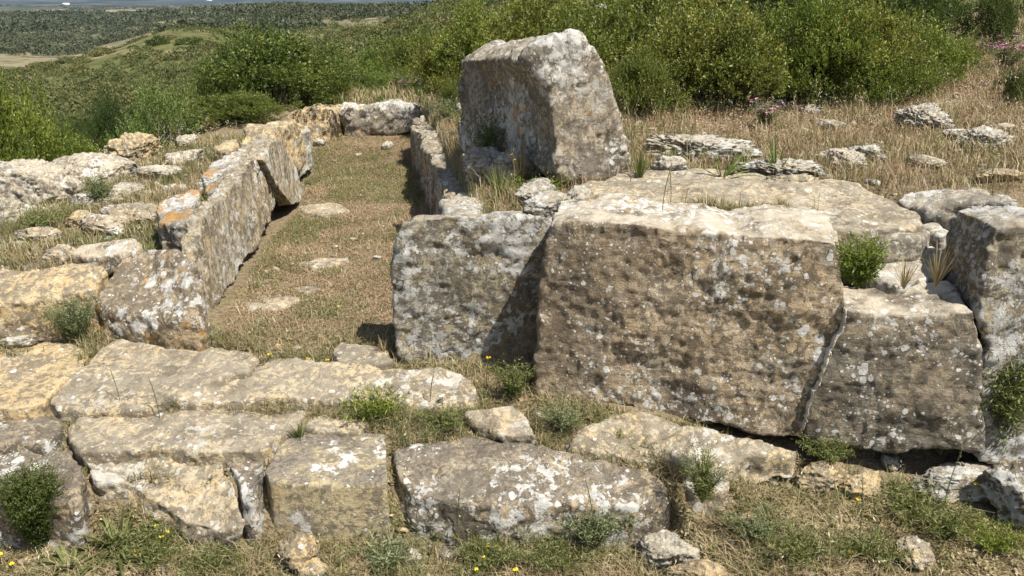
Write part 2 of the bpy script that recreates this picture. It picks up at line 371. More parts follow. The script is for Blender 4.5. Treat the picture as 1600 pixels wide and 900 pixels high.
def finish_stone(name, me, mat, label, cat, group, base):
    me.materials.clear(); me.materials.append(R_[mat])
    P = coords(me); STONES.append(P.copy())
    P = P - np.array(base); me.vertices.foreach_set('co', P.astype(np.float32).ravel()); me.update()
    me.polygons.foreach_set('use_smooth', np.ones(len(me.polygons), bool))
    me.name = name
    o = obj(name, me, None, tuple(base), label=label, cat=cat, group=group, kind='thing')
    return o
def slab(name, label, pts, ext, mat, vox=.014, sm=5, amp=.03, big=2.2, cat='stone block', group=None, taper=1.0, streak=(1,1,1), chip=1.0, bed=0.0, jag=.018, groove=.3, step=.9, mid=.5, skew=0.):
    """pts: world outline (closed polygon); ext: extrusion vector; taper scales the far cap"""
    _seed[0] += 7; rs = np.random.RandomState(_seed[0])
    pts = [np.array(p, float) for p in pts]
    # break straight edges up
    out = []
    for a, b in zip(pts, pts[1:]+pts[:1]):
        L = np.linalg.norm(b-a); n = max(1, int(L/.12)); 
        nrm = np.cross(b-a, np.array(ext, float)); nrm /= max(np.linalg.norm(nrm), 1e-6)
        for k in range(n):
            q = a+(b-a)*k/n
            if k: q = q + nrm*rs.normal(0, jag)
            out.append(q)
    cen = np.mean(out, 0); ext = np.array(ext, float)
    bm = bmesh.new()
    v1 = [bm.verts.new(p) for p in out]; v2 = [bm.verts.new(cen + (p-cen)*taper + ext + np.array([skew*(p[2]-cen[2]), 0, 0])) for p in out]
    bm.faces.new(v1); bm.faces.new(v2[::-1]); n = len(out)
    for i in range(n): bm.faces.new((v1[i], v2[i], v2[(i+1)%n], v1[(i+1)%n]))
    bmesh.ops.triangulate(bm, faces=[f for f in bm.faces if len(f.verts) > 4], ngon_method='EAR_CLIP')
    bmesh.ops.recalc_face_normals(bm, faces=bm.faces)
    me = bpy.data.meshes.new(name); bm.to_mesh(me); bm.free()
    me = remesh(me, vox, sm)
    roughen(me, amp, big, streak, _seed[0], chip, bed, groove, step, mid)
    P = coords(me); base = (P[:,0].mean(), P[:,1].mean(), P[:,2].min())
    return finish_stone(name, me, mat, label, cat, group, base)
def top(name, label, px, z, th, mat, dz=0, **k):
    """slab whose top outline is given in photograph pixels at height z (number or function of corner index)"""
    zz = z if isinstance(z, (list, tuple)) else [z]*len(px)
    return slab(name, label, [on_z(u, v, q+dz) for (u, v), q in zip(px, zz)], (0, 0, -th), mat, **k)
_ico = {}
def ico(sub):
    if sub not in _ico:
        bm = bmesh.new(); bmesh.ops.create_icosphere(bm, subdivisions=sub, radius=1.0)
        bm.verts.ensure_lookup_table()
        V = np.array([v.co[:] for v in bm.verts]); F = np.array([[v.index for v in f.verts] for f in bm.faces]); bm.free()
        _ico[sub] = (V, F)
    return _ico[sub]
def rock_shape(rs, size, sub=5, cuts=9, depth=.62, rough=.05, layk=1.):
    V, F = ico(sub); P = V.copy()
    for _ in range(cuts):
        n = rs.normal(size=3); n[2] *= .8; n /= np.linalg.norm(n); d = rs.uniform(depth, .92)
        e = np.maximum(P @ n - d, 0); P = P - e[:, None]*n[None]*.95
    s = rs.randint(1000)
    V = V*np.array(size)/np.mean(size)
    rg = np.abs(fbm(V*2.6, 3, s+9)); lay = fbm(V*np.array([1.2,1.2,7.])+s, 3, s+5)
    P = P*(1 + rough*1.7*fbm(V*1.7, 3, s) + rough*1.3*fbm(V*6, 4, s+3) + rough*.9*fbm(V*15, 2, s+4) + rough*lay*layk - .09*np.exp(-(rg/.05)**2))[:, None]
    return P*np.array(size), F
def boulder(name, label, loc, size, mat, rz=0, seed=1, sub=6, sink=.35, cat='rock', group=None, rough=.10, cuts=9, tilt=0, lay=1.):
    rs = np.random.RandomState(seed); P, F = rock_shape(rs, size, sub, cuts, rough=rough, layk=lay)
    ct, st_ = math.cos(tilt), math.sin(tilt); P = P @ np.array([[ct,0,-st_],[0,1,0],[st_,0,ct]])
    c, s = math.cos(rz), math.sin(rz); P = P @ np.array([[c, s, 0], [-s, c, 0], [0, 0, 1]])
    zmin = P[:,2].min(); P[:,2] -= zmin
    h = P[:,2].max(); P[:,2] -= h*sink
    P = P + np.array(loc)
    me = np_mesh(name, P, [F], R_[mat], smooth=True)
    return finish_stone(name, me, mat, label, cat, group, (loc[0], loc[1], loc[2]))

# ------------------------------------------------------------------ THE STONES OF THE TOMB
FT = 'dressed blocks of the front course'
# main facade slab
A, B_ = on_y(846, 640, 4.00), on_y(1262, 688, 3.68)
nf = np.cross(B_-A, np.array([0, .02, 1.0])); pf = A
def fp(u, v): return on_plane(u, v, pf, nf)
slab('facade_slab', 'huge upright brown slab speckled with white lichen, the largest stone', [fp(u, v) for u, v in
     [(857,352),(900,346),(1000,350),(1100,360),(1200,368),(1317,380),(1320,440),(1322,500),(1300,545),(1278,600),(1262,640),(1258,688),
      (1190,684),(1120,664),(1070,660),(1010,652),(985,637),(950,632),(918,646),(862,642),(838,622),(834,560),(843,450)]],
     (.07, .42, .03), 'brown', vox=.012, sm=4, amp=.026, big=2.6, cat='stone slab', chip=.6, bed=.35, groove=.05, step=1., mid=.15)
# right lower facade stone with ledge
slab('facade_slab', 'dark upright stone with pale ledge top, between the huge slab and right edge stone', [fp(u, v) for u, v in
     [(1320,484),(1380,492),(1440,492),(1524,486),(1534,540),(1532,620),(1536,708),(1440,704),(1330,700),(1260,690),(1258,645),(1276,600),(1298,548),(1320,505)]],
     (.03, .30, .035), 'dark', vox=.012, sm=4, amp=.025, big=2.6, cat='stone slab', bed=.35, groove=.1, step=1., mid=.15)
# right edge block
nr = (.0, -1., .06); pr = on_y(1530, 500, 3.58)
slab('facade_block', 'tall grey block cut by the right edge, white lichen patches and shaded side', [on_plane(u, v, pr, nr) for u, v in
     [(1556,356),(1620,352),(1750,358),(1780,770),(1640,750),(1530,722),(1532,600),(1528,490),(1538,420)]],
     (.0, .40, .0), 'lichen', vox=.013, sm=6, amp=.03, big=2.4, cat='stone block')
# left facade block
slab('facade_block', 'upright grey block left of the huge slab, half in shadow', [on_y(u, v, 4.30) for u, v in
     [(625,352),(650,340),(720,337),(800,338),(870,342),(900,360),(900,570),(850,578),(790,582),(730,584),(690,580),(640,572),(622,560),(614,500),(612,440),(618,390)]],
     (.0, .20, -.03), 'lichen', vox=.012, sm=6, amp=.028, big=2.6, cat='stone block')
# ---- tilted block on the platform
TY = 5.0
slab('tilted_block', 'big leaning block with orange lichen standing up against green bushes', [on_y(u, v, TY + dy) for u, v, dy in
     [(822,92,.0),(840,74,0),(866,60,-.0),(902,54,.05),(920,70,.07),(940,100,.12),(955,150,.16),(972,205,.2),(990,260,.24),(988,279,.22),(950,282,.15),(905,283,.05),(880,280,.0),(870,262,-.02),(873,215,-.03),(866,190,-.02),(858,160,.0),(848,124,.0)]],
     (-.56, 1.3, -.11), 'tilt', skew=.32, vox=.014, sm=4, amp=.05, big=2.0, taper=.94, streak=(1,1,.6), chip=1.2, mid=.35, cat='stone block')
# ---- left wall
pl = on_z(310, 520, 0); pl2 = on_z(462, 322, 0)
nl = np.cross(pl2-pl, np.array([-.10, 0, 1.0]))
def lp(u, v, off=0): return on_plane(u, v, pl + np.array([off, 0, 0]), nl)
slab('wall_slab', 'long upright streaked wall slab along the left of the grave chamber', [lp(u, v) for u, v in
     [(300,530),(306,470),(309,417),(311,372),(318,341),(336,320),(353,303),(375,277),(405,244),(420,228),(432,236),(436,270),(433,300),(430,325),(407,380),(380,414),(349,459),(318,504)]],
     (-.10, -.02, -.0), 'streak', vox=.012, sm=3, amp=.038, big=3.2, streak=(1.6,1.6,.3), chip=.9, jag=.014, groove=.15, step=.5, cat='stone slab')
slab('wall_slab', 'leaning slab with pointed foot jutting into the chamber from the left wall', [lp(u, v, .06) for u, v in
     [(412,250),(424,222),(436,216),(450,238),(466,270),(476,298),(470,316),(460,323),(446,305),(432,288)]],
     (-.15, .05, -.0), 'streak', vox=.012, sm=3, groove=.1, step=.4, amp=.03, big=2.6, streak=(1.5,1.5,.4), cat='stone slab')
slab('wall_slab', 'upright wall stone with flat ochre top next to the curved corner stone', [lp(u, v, -.08) for u, v in
     [(428,200),(455,192),(478,196),(492,222),(488,250),(470,268),(440,270),(425,240)]],
     (-.26, .0, .0), 'ochre', vox=.016, sm=4, amp=.04, big=2.4, cat='stone slab')
slab('corner_block', 'ochre and grey corner stone at far left of the chamber end', [on_y(u, v, 10.2+ (u-450)*.009) for u, v in
     [(447,180),(465,172),(500,169),(524,168),(530,190),(537,214),(505,222),(478,228),(456,232),(447,205)]],
     (.02, .34, .0), 'ochre', vox=.022, sm=4, amp=.05, big=2.0, cat='stone block')
slab('end_slab', 'wide end slab closing the far end of the grave chamber', [on_y(u, v, 10.95) for u, v in
     [(528,168),(580,166),(652,166),(656,185),(640,208),(600,212),(540,218),(534,196)]],
     (.0, .26, .0), 'tilt', vox=.022, sm=4, amp=.05, big=2.0, cat='stone slab')
top('fallen_slab', 'small flat white slab lying behind the chamber end slab', [(598,155),(640,151),(648,157),(640,162),(600,162)], .33, .08, 'karst', vox=.025, sm=4, amp=.03, cat='stone slab')
# outer course of the left wall
top('wall_block', 'mottled front end block of the left wall, nearest the paving', [(147,468),(165,436),(193,399),(224,385),(287,393),(313,415),(316,455),(310,490),(270,500),(215,495),(165,488)],
    [.20,.28,.38,.41,.42,.40,.30,.20,.16,.15,.15], .32, 'wallend', vox=.012, sm=4, amp=.03, big=2.6, taper=1.04, cat='stone block')
top('wall_block', 'upright lichen stone with orange crust, outer course above the wall end block', [(247,319),(260,308),(309,299),(313,308),(307,346),(273,352),(247,348)],
    [.48,.51,.52,.52,.49,.46,.46], .42, 'orange', vox=.012, sm=3, amp=.028, big=3, cat='stone block')
top('wall_block', 'long grey outer wall stone with orange lichen crust on its crest', [(318,284),(327,258),(353,244),(375,229),(407,207),(424,215),(408,244),(376,275),(350,296),(320,302)],
    [.50,.52,.56,.58,.62,.65,.61,.57,.54,.50], .44, 'orange', vox=.012, sm=3, amp=.03, big=3, cat='stone block')
top('wall_block', 'pale outer wall stone just before the ochre topped stone', [(405,216),(425,194),(470,190),(486,200),(462,214),(430,214)], .46, .4, 'karst', vox=.018, sm=4, amp=.03)
top('loose_stone', 'ochre stone lying behind the outer left wall by the bushes', [(336,232),(352,218),(372,214),(374,226),(356,240)], .42, .2, 'ochre', vox=.018, sm=4, amp=.03, cat='stone')
# left side blocks and boulders
top('ochre_block', 'low ochre block at left edge beside the wall end block', [(-60,428),(0,418),(80,412),(140,408),(164,420),(150,452),(60,470),(-60,480)],
    [.32,.33,.34,.34,.32,.26,.24,.24], .30, 'ochre', vox=.014, sm=5, amp=.03, big=2.6)
top('leaning_slab', 'brown flat slab propped over a dark gap above the ochre block', [(113,396),(125,384),(210,374),(220,382),(212,392),(170,402),(140,402)],
    [.36,.37,.42,.42,.40,.36,.35], .11, 'brown', vox=.012, sm=3, amp=.018, cat='stone slab')
def P3(u, v, z): return tuple(on_z(u, v, z))
boulder('boulder', 'rounded grey boulder at left edge nearest the green bush', P3(48, 322, .2), (.42,.34,.27), 'smooth', rz=.2, seed=5, sink=.3, rough=.042, lay=.2, cat='boulder')
boulder('boulder', 'long pale boulder in front of bushes, between round boulder and layered rock', P3(146, 292, .2), (.46,.30,.22), 'smooth', rz=-.1, seed=8, sink=.3, rough=.042, lay=.2, cat='boulder')
boulder('boulder', 'layered ochre rock at the top of the left rubble', P3(212, 258, .25), (.26,.22,.20), 'ochre', rz=.1, seed=11, sink=.25, cat='boulder')
boulder('boulder', 'dark boulder cut by the left edge below the round boulder', P3(2, 356, .2), (.22,.2,.17), 'smooth', rz=.3, seed=14, sink=.3, rough=.042, lay=.2, cat='boulder')
LR = 'flat stones in the rubble left of the wall'
_lr = [((150,325),(.20,.10,.07),'karst','small flat grey stone beside the round boulder'),
 ((105,312),(.13,.08,.09),'karst','little white stone under the long pale boulder'),
 ((200,310),(.20,.10,.06),'karst','thin whitish stone below the layered rock'),
 ((185,345),(.24,.12,.07),'pale','broad flat stone in the middle of the left rubble'),
 ((215,345),(.20,.14,.08),'pale','flat stone touching the orange crusted wall stone'),
 ((250,285),(.2,.12,.07),'karst','pale flat stone near the wall under the layered rock'),
 ((290,262),(.24,.12,.08),'karst','white stone by the wall, farthest of the left rubble'),
 ((95,400),(.16,.10,.06),'pale','small stone on the grass above the ochre block'),
 ((160,362),(.22,.12,.07),'brown','brownish flat stone behind the leaning slab'),
 ((60,372),(.16,.09,.06),'pale','low stone in green grass at left'),
 ((130,350),(.15,.10,.06),'ochre','ochre flat stone in grass by the leaning slab'),
 ((295,240),(.16,.1,.08),'karst','small whitish stone at the foot of the light green shrub')]
for i, ((u, v), s, m, lab) in enumerate(_lr):
    p = on_z(u, v, .24); boulder('rubble_stone', lab, (p[0], p[1], H(p[0], p[1])+.01), s, m, rz=i*.7, seed=40+i, sub=5, sink=.35, cat='stone', group=LR)
# ---- right chamber wall
RWG = 'upright slabs of the right chamber wall'
def rw(px, z, lab, mat='streak'):
    top('chamber_wall_slab', lab, px, z, .72, mat, vox=.016, sm=4, amp=.045, big=2.6, cat='stone slab', group=RWG, streak=(1.3,1.3,.5), groove=.15)
rw([(644,184),(662,180),(676,196),(686,214),(668,222),(650,204)], [.40,.40,.42,.44,.44,.42], 'farthest upright slab of the right chamber wall, touching the end slab')
rw([(658,206),(684,210),(706,240),(716,262),(682,272),(668,238)], [.44,.45,.5,.52,.52,.48], 'middle upright slab of the right chamber wall')
rw([(680,262),(718,258),(726,285),(728,306),(700,318),(688,300)], [.53,.54,.58,.60,.62,.58], 'third upright slab of the right chamber wall, beside the dark shadow')
rw([(690,308),(728,300),(752,318),(770,338),(702,342),(694,330)], [.62,.63,.68,.72,.70,.66], 'nearest stone of right chamber wall behind the half shaded block', 'karst')
# ---- platform slabs
top('platform_slab', 'broad pale slab on the platform in front of the leaning block', [(872,338),(884,318),(900,292),(985,264),(1100,262),(1200,268),(1290,282),(1340,286),(1378,304),(1438,334),(1444,350),(1340,362),(1100,354),(960,346)],
    [.87,.88,.89,.9,.9,.9,.9,.9,.89,.87,.865,.865,.87,.87], .14, 'pale', dz=-.085, vox=.014, sm=4, amp=.026, big=2.2, cat='stone slab', bed=.3)
top('platform_slab', 'raised grey slab in the grass near the right edge block', [(1400,312),(1420,298),(1470,293),(1530,298),(1588,318),(1594,346),(1540,348),(1480,338),(1430,328)],
    [.86,.9,.92,.93,.95,.86,.86,.84,.84], .2, 'karst', dz=-.085, vox=.014, sm=5, amp=.035, cat='stone slab')
top('platform_slab', 'narrow white slab just beyond the huge slab top right end', [(1345,358),(1380,350),(1440,352),(1456,362),(1440,372),(1370,372)], .82, .12, 'karst', dz=-.085, vox=.014, sm=4, amp=.02, cat='stone slab')
top('platform_slab', 'small pale slab beside the raised grey slab', [(1440,350),(1466,346),(1484,360),(1474,368),(1452,362)], .8, .12, 'karst', dz=-.085, vox=.012, sm=4, amp=.015, cat='stone slab')
top('platform_slab', 'grey pitted slab between feathery weed and right edge block', [(1352,396),(1362,380),(1420,376),(1478,390),(1488,410),(1470,428),(1400,446),(1360,436)],
    [.70,.72,.73,.73,.7,.66,.63,.63], .2, 'karst', dz=-.07, vox=.013, sm=4, amp=.025, cat='stone slab')
top('platform_slab', 'flat stone at the back of the ledge beside the shaded side face', [(1400,444),(1450,428),(1500,440),(1500,462),(1440,464),(1400,458)], .58, .14, 'karst', dz=-.07, vox=.013, sm=4, amp=.02, cat='stone slab')
_fr = [((1085,238),.9,(.42,.20,.10),'karst','long pale outcrop right of the leaning block'),
 ((1045,262),.9,(.12,.08,.09),'karst','small stone at foot of the leaning block, right'),
 ((1440,180),1.02,(.26,.16,.13),'karst','white pitted rock in dry grass, highest of the three on the right'),
 ((1500,200),1.0,(.14,.10,.08),'karst','small white rock between the two larger ones in dry grass'),
 ((1535,212),1.0,(.26,.16,.10),'karst','white pitted rock nearest the right edge in dry grass'),
 ((1535,194),1.0,(.09,.07,.05),'karst','tiny white stone above the rock nearest right edge'),
 ((1362,155),1.0,(.22,.14,.08),'karst','flat white rock at the foot of the bright green bush'),
 ((1190,162),.95,(.26,.14,.08),'karst','pale rock beside pink flowers at the bush edge'),
 ((1215,166),.95,(.10,.08,.06),'karst','small pale stone right of the pink flowers'),
 ((1320,238),.95,(.24,.16,.09),'karst','grey rock alone in the middle of the dry field'),
 ((1355,228),.95,(.14,.12,.07),'karst','pale stone touching the grey rock in the dry field'),
 ((1450,234),.98,(.14,.08,.05),'karst','small flat white stone in dry grass below the white rocks'),
 ((1260,170),.95,(.16,.09,.05),'karst','low flat stone in dry grass under bright green bush'),
 ((1295,190),.95,(.14,.09,.05),'karst','low white stone in the dry field above the lone grey rock'),
 ((1225,262),.92,(.30,.16,.07),'karst','pale outcrop behind the strap leaved plant'),
 ((1570,182),1.05,(.10,.08,.06),'karst','small white stone near the dark shrub at right edge'),
 ((1240,282),.9,(.18,.1,.06),'pale','flat stone beside the second strap leaved plant'),
 ((1560,258),.98,(.16,.10,.05),'ochre','ochre stone in dry grass near the right edge')]
for i, ((u, v), z, s, m, lab) in enumerate(_fr):
    p = on_z(u, v, z-.09); boulder('field_rock', lab, (p[0], p[1], H(p[0], p[1])+.01), (s[0]*.92, s[1]*.9, s[2]*.8), ('smooth' if i%2 and m=='karst' else m), rz=i*.2-.2, seed=80+i, sub=6 if s[0] > .2 else 5, sink=.30, cat='rock', rough=(.2,.11)[i%2], lay=0, group='rocks in the dry field')
# rubble between wall and leaning block
_rb = [((735,205),.5,(.14,.12,.12),'dark shaded stone in the bank, farthest one'),((745,235),.55,(.18,.15,.14),'shaded grey stone under the leaning block, upper'),
 ((775,255),.6,(.17,.15,.14),'shaded grey stone beside the grass stalks'),((800,285),.7,(.16,.13,.12),'grey stone at lower left foot of the leaning block'),
 ((835,300),.78,(.14,.10,.09),'small stone under the leaning block corner'),((756,292),.62,(.14,.14,.12),'rounded stone next to the third wall slab'),
 ((730,222),.52,(.07,.06,.05),'little white stone on the bank by the chamber wall'),((860,312),.8,(.16,.1,.07),'flat stone in front of the leaning block'),
 ((905,300),.84,(.12,.1,.08),'rounded stone at the platform slab left end')]
for i, ((u, v), z, s, lab) in enumerate(_rb):
    p = on_z(u, v, z); boulder('bank_stone', lab, (p[0], p[1], H(p[0], p[1])+.02), s, 'karst', rz=i, seed=120+i, sub=5, sink=.25, cat='stone', group='stones in the bank beside the chamber')
# ---- flat stones in the chamber floor
_cf = [([(378,470),(410,460),(455,462),(470,470),(440,484),(395,484)],'grey flat stone flush with chamber floor, nearest of them'),
 ([(385,445),(400,432),(424,426),(432,434),(410,448)],'flush stone against the left wall foot'),
 ([(462,412),(500,402),(545,402),(540,414),(490,420)],'flush stone in the middle of the chamber floor'),
 ([(466,322),(490,314),(530,318),(545,330),(505,338),(475,332)],'flush grey stone beside the pointed leaning slab foot'),
 ([(518,548),(535,536),(590,538),(612,548),(612,566),(560,570),(525,562)],'flat stone at the chamber mouth next to the half shaded block'),
 ([(455,448),(475,444),(500,452),(480,460)],'tiny flush stone in the chamber grass')]
for px, lab in _cf:
    top('floor_stone', lab, px, .012, .08, 'pale', vox=.012, sm=2, amp=.03, cat='stone', group='flat stones in the chamber floor')
_cs = [((430,422),(.035,.03,.035),'ochre'),((605,230),(.11,.07,.08),'karst'),((500,225),(.13,.09,.09),'karst'),((516,275),(.06,.05,.04),'karst'),((560,243),(.05,.04,.04),'karst'),((505,250),(.05,.05,.04),'karst'),((590,400),(.05,.03,.02),'karst'),((523,382),(.03,.03,.02),'karst'),((535,260),(.04,.04,.04),'karst'),((552,372),(.05,.03,.015),'karst')]
_csl = ['small tan stone lying on the flush stone by left wall','white stone in the far right of the chamber','white stone at foot of the corner stone','small stone in the chamber grass, far left part','little pale stone before the end slab','little stone by the streaked left wall end','flat chip beside the shadow in the chamber','tiny white chip in mid chamber grass','small pale stone in far chamber grass','pale chip near the middle flush stone']
for i, ((u, v), s, m) in enumerate(_cs):
    if i in (3, 5, 8): continue
    s = (s[0]*.85, s[1]*.8, s[2]*.6)
    p = on_z(u, v, 0.02); boulder('loose_stone', _csl[i], (p[0], p[1], H(p[0], p[1])+.005), s, m, rz=i, seed=150+i, sub=4, sink=.2, group='loose stones in the chamber', cat='stone')

# ---- paving in front
PV = 'paving slabs before the tomb'
kw = dict(vox=.013, big=2.4, cat='paving slab', group=PV)
top('paving_slab', 'smooth ochre paving slab at left edge below the ochre block', [(-70,545),(0,534),(100,534),(146,546),(120,580),(70,628),(-60,640)], [-.01,0,0,-.01,-.03,-.05,-.05], .14, 'ochre', sm=5, amp=.018, **kw)
top('paving_slab', 'mottled paving slab directly below the wall end block', [(158,545),(190,528),(280,532),(395,548),(408,562),(390,580),(300,606),(225,640),(90,640),(76,622),(110,585)], [-.01,0,0,0,0,-.01,-.03,-.07,-.07,-.05,-.03], .14, 'pale', sm=3, amp=.024, bed=.2, **kw)
top('paving_slab', 'long paving slab crossing the chamber mouth under the half shaded block', [(255,622),(300,606),(395,568),(430,556),(560,566),(640,574),(720,580),(746,600),(745,622),(690,634),(560,626),(400,622),(300,630)], [-.06,-.04,-.01,-.0,-.0,-.0,-.01,-.03,-.05,-.07,-.07,-.06,-.07], .14, 'pale', sm=3, amp=.026, bed=.2, **kw)
top('paving_slab', 'long low paving slab in the second row with one round lichen disc', [(108,670),(125,652),(250,636),(400,630),(480,638),(468,662),(440,680),(400,702),(130,706),(112,690)], [-.11]*4+[-.12]*6, .14, 'pale', sm=3, amp=.022, **kw)
top('paving_slab', 'small paving stone behind the cubic block', [(482,652),(500,636),(560,640),(580,660),(560,676),(470,668)], -.13, .1, 'pale', sm=3, amp=.018, **kw)
top('paving_slab', 'whitish paving stone at the left edge in the second row', [(-60,655),(0,640),(92,648),(98,672),(70,690),(-60,690)], -.12, .14, 'spotted', sm=5, amp=.02, **kw)
top('paving_slab', 'thin tilted tan slab between long front block and huge slab', [(718,640),(800,632),(822,650),(836,680),(790,682),(745,664)], [-.06,-.06,-.08,-.11,-.13,-.11], .06, 'pale', sm=3, amp=.014, **kw)
top('paving_slab', 'rough tan slab running under the foot of the huge slab', [(890,694),(915,660),(960,645),(1060,660),(1150,680),(1250,700),(1245,716),(1170,712),(1140,735),(1140,765),(1085,770),(1055,742),(970,714)], [-.15,-.12,-.11,-.11,-.13,-.15,-.17,-.18,-.20,-.24,-.25,-.23,-.19], .12, 'pale', sm=3, amp=.022, bed=.3, **kw)
# front course
kb = dict(vox=.012, cat='stone block', group=FT)
top('front_block', 'weathered block at bottom left edge behind the dark heather bush', [(-80,700),(0,676),(60,680),(112,700),(130,735),(120,790),(60,790),(-80,790)], [-.15,-.15,-.15,-.15,-.17,-.24,-.26,-.26], .36, 'spotted', sm=5, amp=.03, taper=1.0, **kb)
top('front_block', 'wide mottled block right of the dark bush, with round white lichen disc', [(128,716),(150,704),(280,702),(340,706),(360,735),(374,790),(380,826),(345,832),(285,818),(238,785),(215,762),(150,748)], [-.16,-.16,-.16,-.16,-.18,-.28,-.34,-.36,-.34,-.28,-.24,-.2], .20, 'pale', sm=3, amp=.03, taper=.92, **kb)
top('front_block', 'narrow cracked block squeezed beside the cubic block', [(338,706),(415,703),(414,730),(400,765),(398,790),(382,790),(368,740)], [-.16,-.16,-.17,-.2,-.25,-.27,-.2], .26, 'spotted', sm=5, amp=.022, **kb)
top('front_block', 'squared cubic block with flat front face in the middle of the row', [(460,670),(602,676),(604,706),(605,757),(500,757),(421,752),(412,735),(432,700)], [-.15,-.15,-.16,-.17,-.17,-.17,-.165,-.155], .34, 'cut', sm=2, amp=.011, chip=.5, jag=.006, groove=.1, step=.5, **kb)
top('front_block', 'long block with white lichen, widest of the front row', [(616,702),(660,690),(740,680),(820,690),(900,708),(1000,728),(1036,746),(1046,778),(1030,794),(900,790),(760,790),(640,776),(622,745)], [-.16,-.15,-.14,-.15,-.165,-.185,-.195,-.24,-.26,-.25,-.25,-.24,-.19], .26, 'spotted', sm=4, amp=.022, jag=.01, **kb)
# loose stones at the bottom
def ls(u, v, z, s, m, lab, seed, rz=0, tilt=0, sink=.25):
    p = on_z(u, v, z); boulder('loose_stone', lab, (p[0], p[1], H(p[0], p[1])), s, m, rz=rz, seed=seed, sub=5, sink=sink, tilt=tilt, group='loose stones in the foreground', cat='stone')
ls(472, 880, -.48, (.10,.09,.09), 'ochre', 'angular yellowish stone below the cubic block', 201)
ls(485, 905, -.50, (.07,.06,.05), 'ochre', 'small yellow stone at bottom edge below cubic block', 202)
ls(1040, 860, -.44, (.12,.15,.09), 'karst', 'triangular pale stone at right end of long front block', 203, rz=.5)
ls(1095, 905, -.48, (.15,.07,.05), 'ochre', 'flat ochre stone at the bottom edge', 204)
ls(1425, 885, -.45, (.09,.10,.05), 'pale', 'flat grey stone at bottom right among grass', 205, rz=.3)
ls(1590, 800, -.34, (.19,.15,.15), 'spotted', 'dark and white rock cut by the right edge at bottom', 206, sink=.2)
ls(1505, 742, -.25, (.26,.14,.07), 'karst', 'low pale rock under the feathery bush', 207)
ls(1285, 738, -.25, (.12,.09,.07), 'ochre', 'pale yellow stone below the dark upright stone', 208)
ls(1350, 745, -.25, (.11,.07,.06), 'ochre', 'flat pale stone beside the yellow one below dark stone', 209, rz=.4)
ls(1205, 700, -.18, (.11,.08,.06), 'karst', 'whitish stone wedged under the huge slab', 210)
ls(1127, 772, -.26, (.025,.02,.022), 'ochre', 'round little yellow stone at foot of feathery seedling', 211)
ls(645, 872, -.47, (.05,.04,.04), 'karst', 'little stone below the long front block, whitish', 212)
ls(700, 868, -.47, (.04,.04,.03), 'karst', 'small stone among weeds below long front block', 213)
ls(40, 880, -.48, (.03,.025,.02), 'ochre', 'small tan pebble at the bottom left corner', 214)
ls(60, 892, -.48, (.025,.02,.018), 'ochre', 'tiny tan pebble near bottom left corner', 215)
ls(1170, 800, -.32, (.05,.04,.03), 'ochre', 'small pale stone right of the feathery seedling', 216)
ls(25, 528, .02, (.16,.08,.05), 'pale', 'long flat stone between ochre block and ochre slab', 217)
ls(1395, 705, -.2, (.05,.04,.04), 'karst', 'small stone tucked under dark upright stone', 218)
# mortar-like lime veins in the joints of the facade
for nm, lab, pts in [('lime_vein', 'pale crooked mortar joint between huge slab and dark stone', [(1320,470),(1323,492),(1318,510),(1300,545),(1296,555),(1284,592),(1272,612),(1262,650),(1258,672)])]:
    P_ = [fp(u-4, v) + np.array([0, -.004, 0]) for u, v in pts]; rs = np.random.RandomState(len(pts)); Vv = []; Ff = []
    Q = []
    for a, b in zip(P_, P_[1:]):
        for k in range(6): Q.append(a+(b-a)*k/6 + rs.normal(0, .004, 3)*np.array([1, .3, 1]))
    n = 7
    for i, q in enumerate(Q):
        r = .002 + .006*rs.rand()**2 + .004*math.exp(-((i-len(Q)*.45)/5)**2); r *= min(1, (i+.5)/3, (len(Q)-i)/3)
        for k in range(n): a = 2*math.pi*k/n; Vv.append(q + np.array([math.cos(a)*r, math.sin(a)*.025, 0]))
    Ff = [[i*n+k, i*n+(k+1)%n, (i+1)*n+(k+1)%n, (i+1)*n+k] for i in range(len(Q)-1) for k in range(n)]
    mv = NT('lime_'+str(len(pts))); cc = mv.coords(); nn = mv.noise(cc, 40, 5)
    mm = mv.finish(mv.bsdf(mv.mix(nn, (.46,.40,.31), (.72,.67,.58)), .9, mv.bump(nn, .01)))
    obj(nm, np_mesh(nm, np.array(Vv), [np.array(Ff)], mm, smooth=True), label=lab, cat='mortar joint', kind='thing')

# ------------------------------------------------------------------ GROUND SHEET
def axis(a, b, d, far, g=1.055):
    c = list(np.arange(a, b, d)); s = d
    while c[-1] < far: s *= g; c.append(c[-1]+s)
    s = d; lo = []
    x = a
    while x > -far: s *= g; x -= s; lo.append(x)
    return np.array(lo[::-1] + c)
gx = axis(-5.5, 6.0, .04, 9000); gy = axis(1.6, 12.6, .04, 9000)
GX, GY = np.meshgrid(gx, gy); GZ = hgt(GX, GY)
nx, ny = len(gx), len(gy)
idx = np.arange(nx*ny).reshape(ny, nx)
Fg = np.stack([idx[:-1,:-1], idx[:-1,1:], idx[1:,1:], idx[1:,:-1]], -1).reshape(-1, 4)
t = NT('ground_soil'); tc = t.n.new('ShaderNodeTexCoord'); c = tc.outputs['Object']
geo = t.n.new('ShaderNodeNewGeometry'); sp = t.n.new('ShaderNodeSeparateXYZ'); t.L(geo.outputs['Position'], sp.inputs[0])
flat = t.vmul(c, (1, 1, 0)); ln = t.n.new('ShaderNodeVectorMath'); ln.operation = 'LENGTH'; t.L(flat, ln.inputs[0]); dist = ln.outputs['Value']
a1 = t.noise(c, 3, 6, .6); a2 = t.noise(c, 28, 6, .7); a3 = t.noise(c, 130, 4, .7); a4 = t.noise(c, .9, 4, .6)
soil = t.mix(t.rng(a2, .35, .65), (.15,.115,.072), (.30,.235,.145))
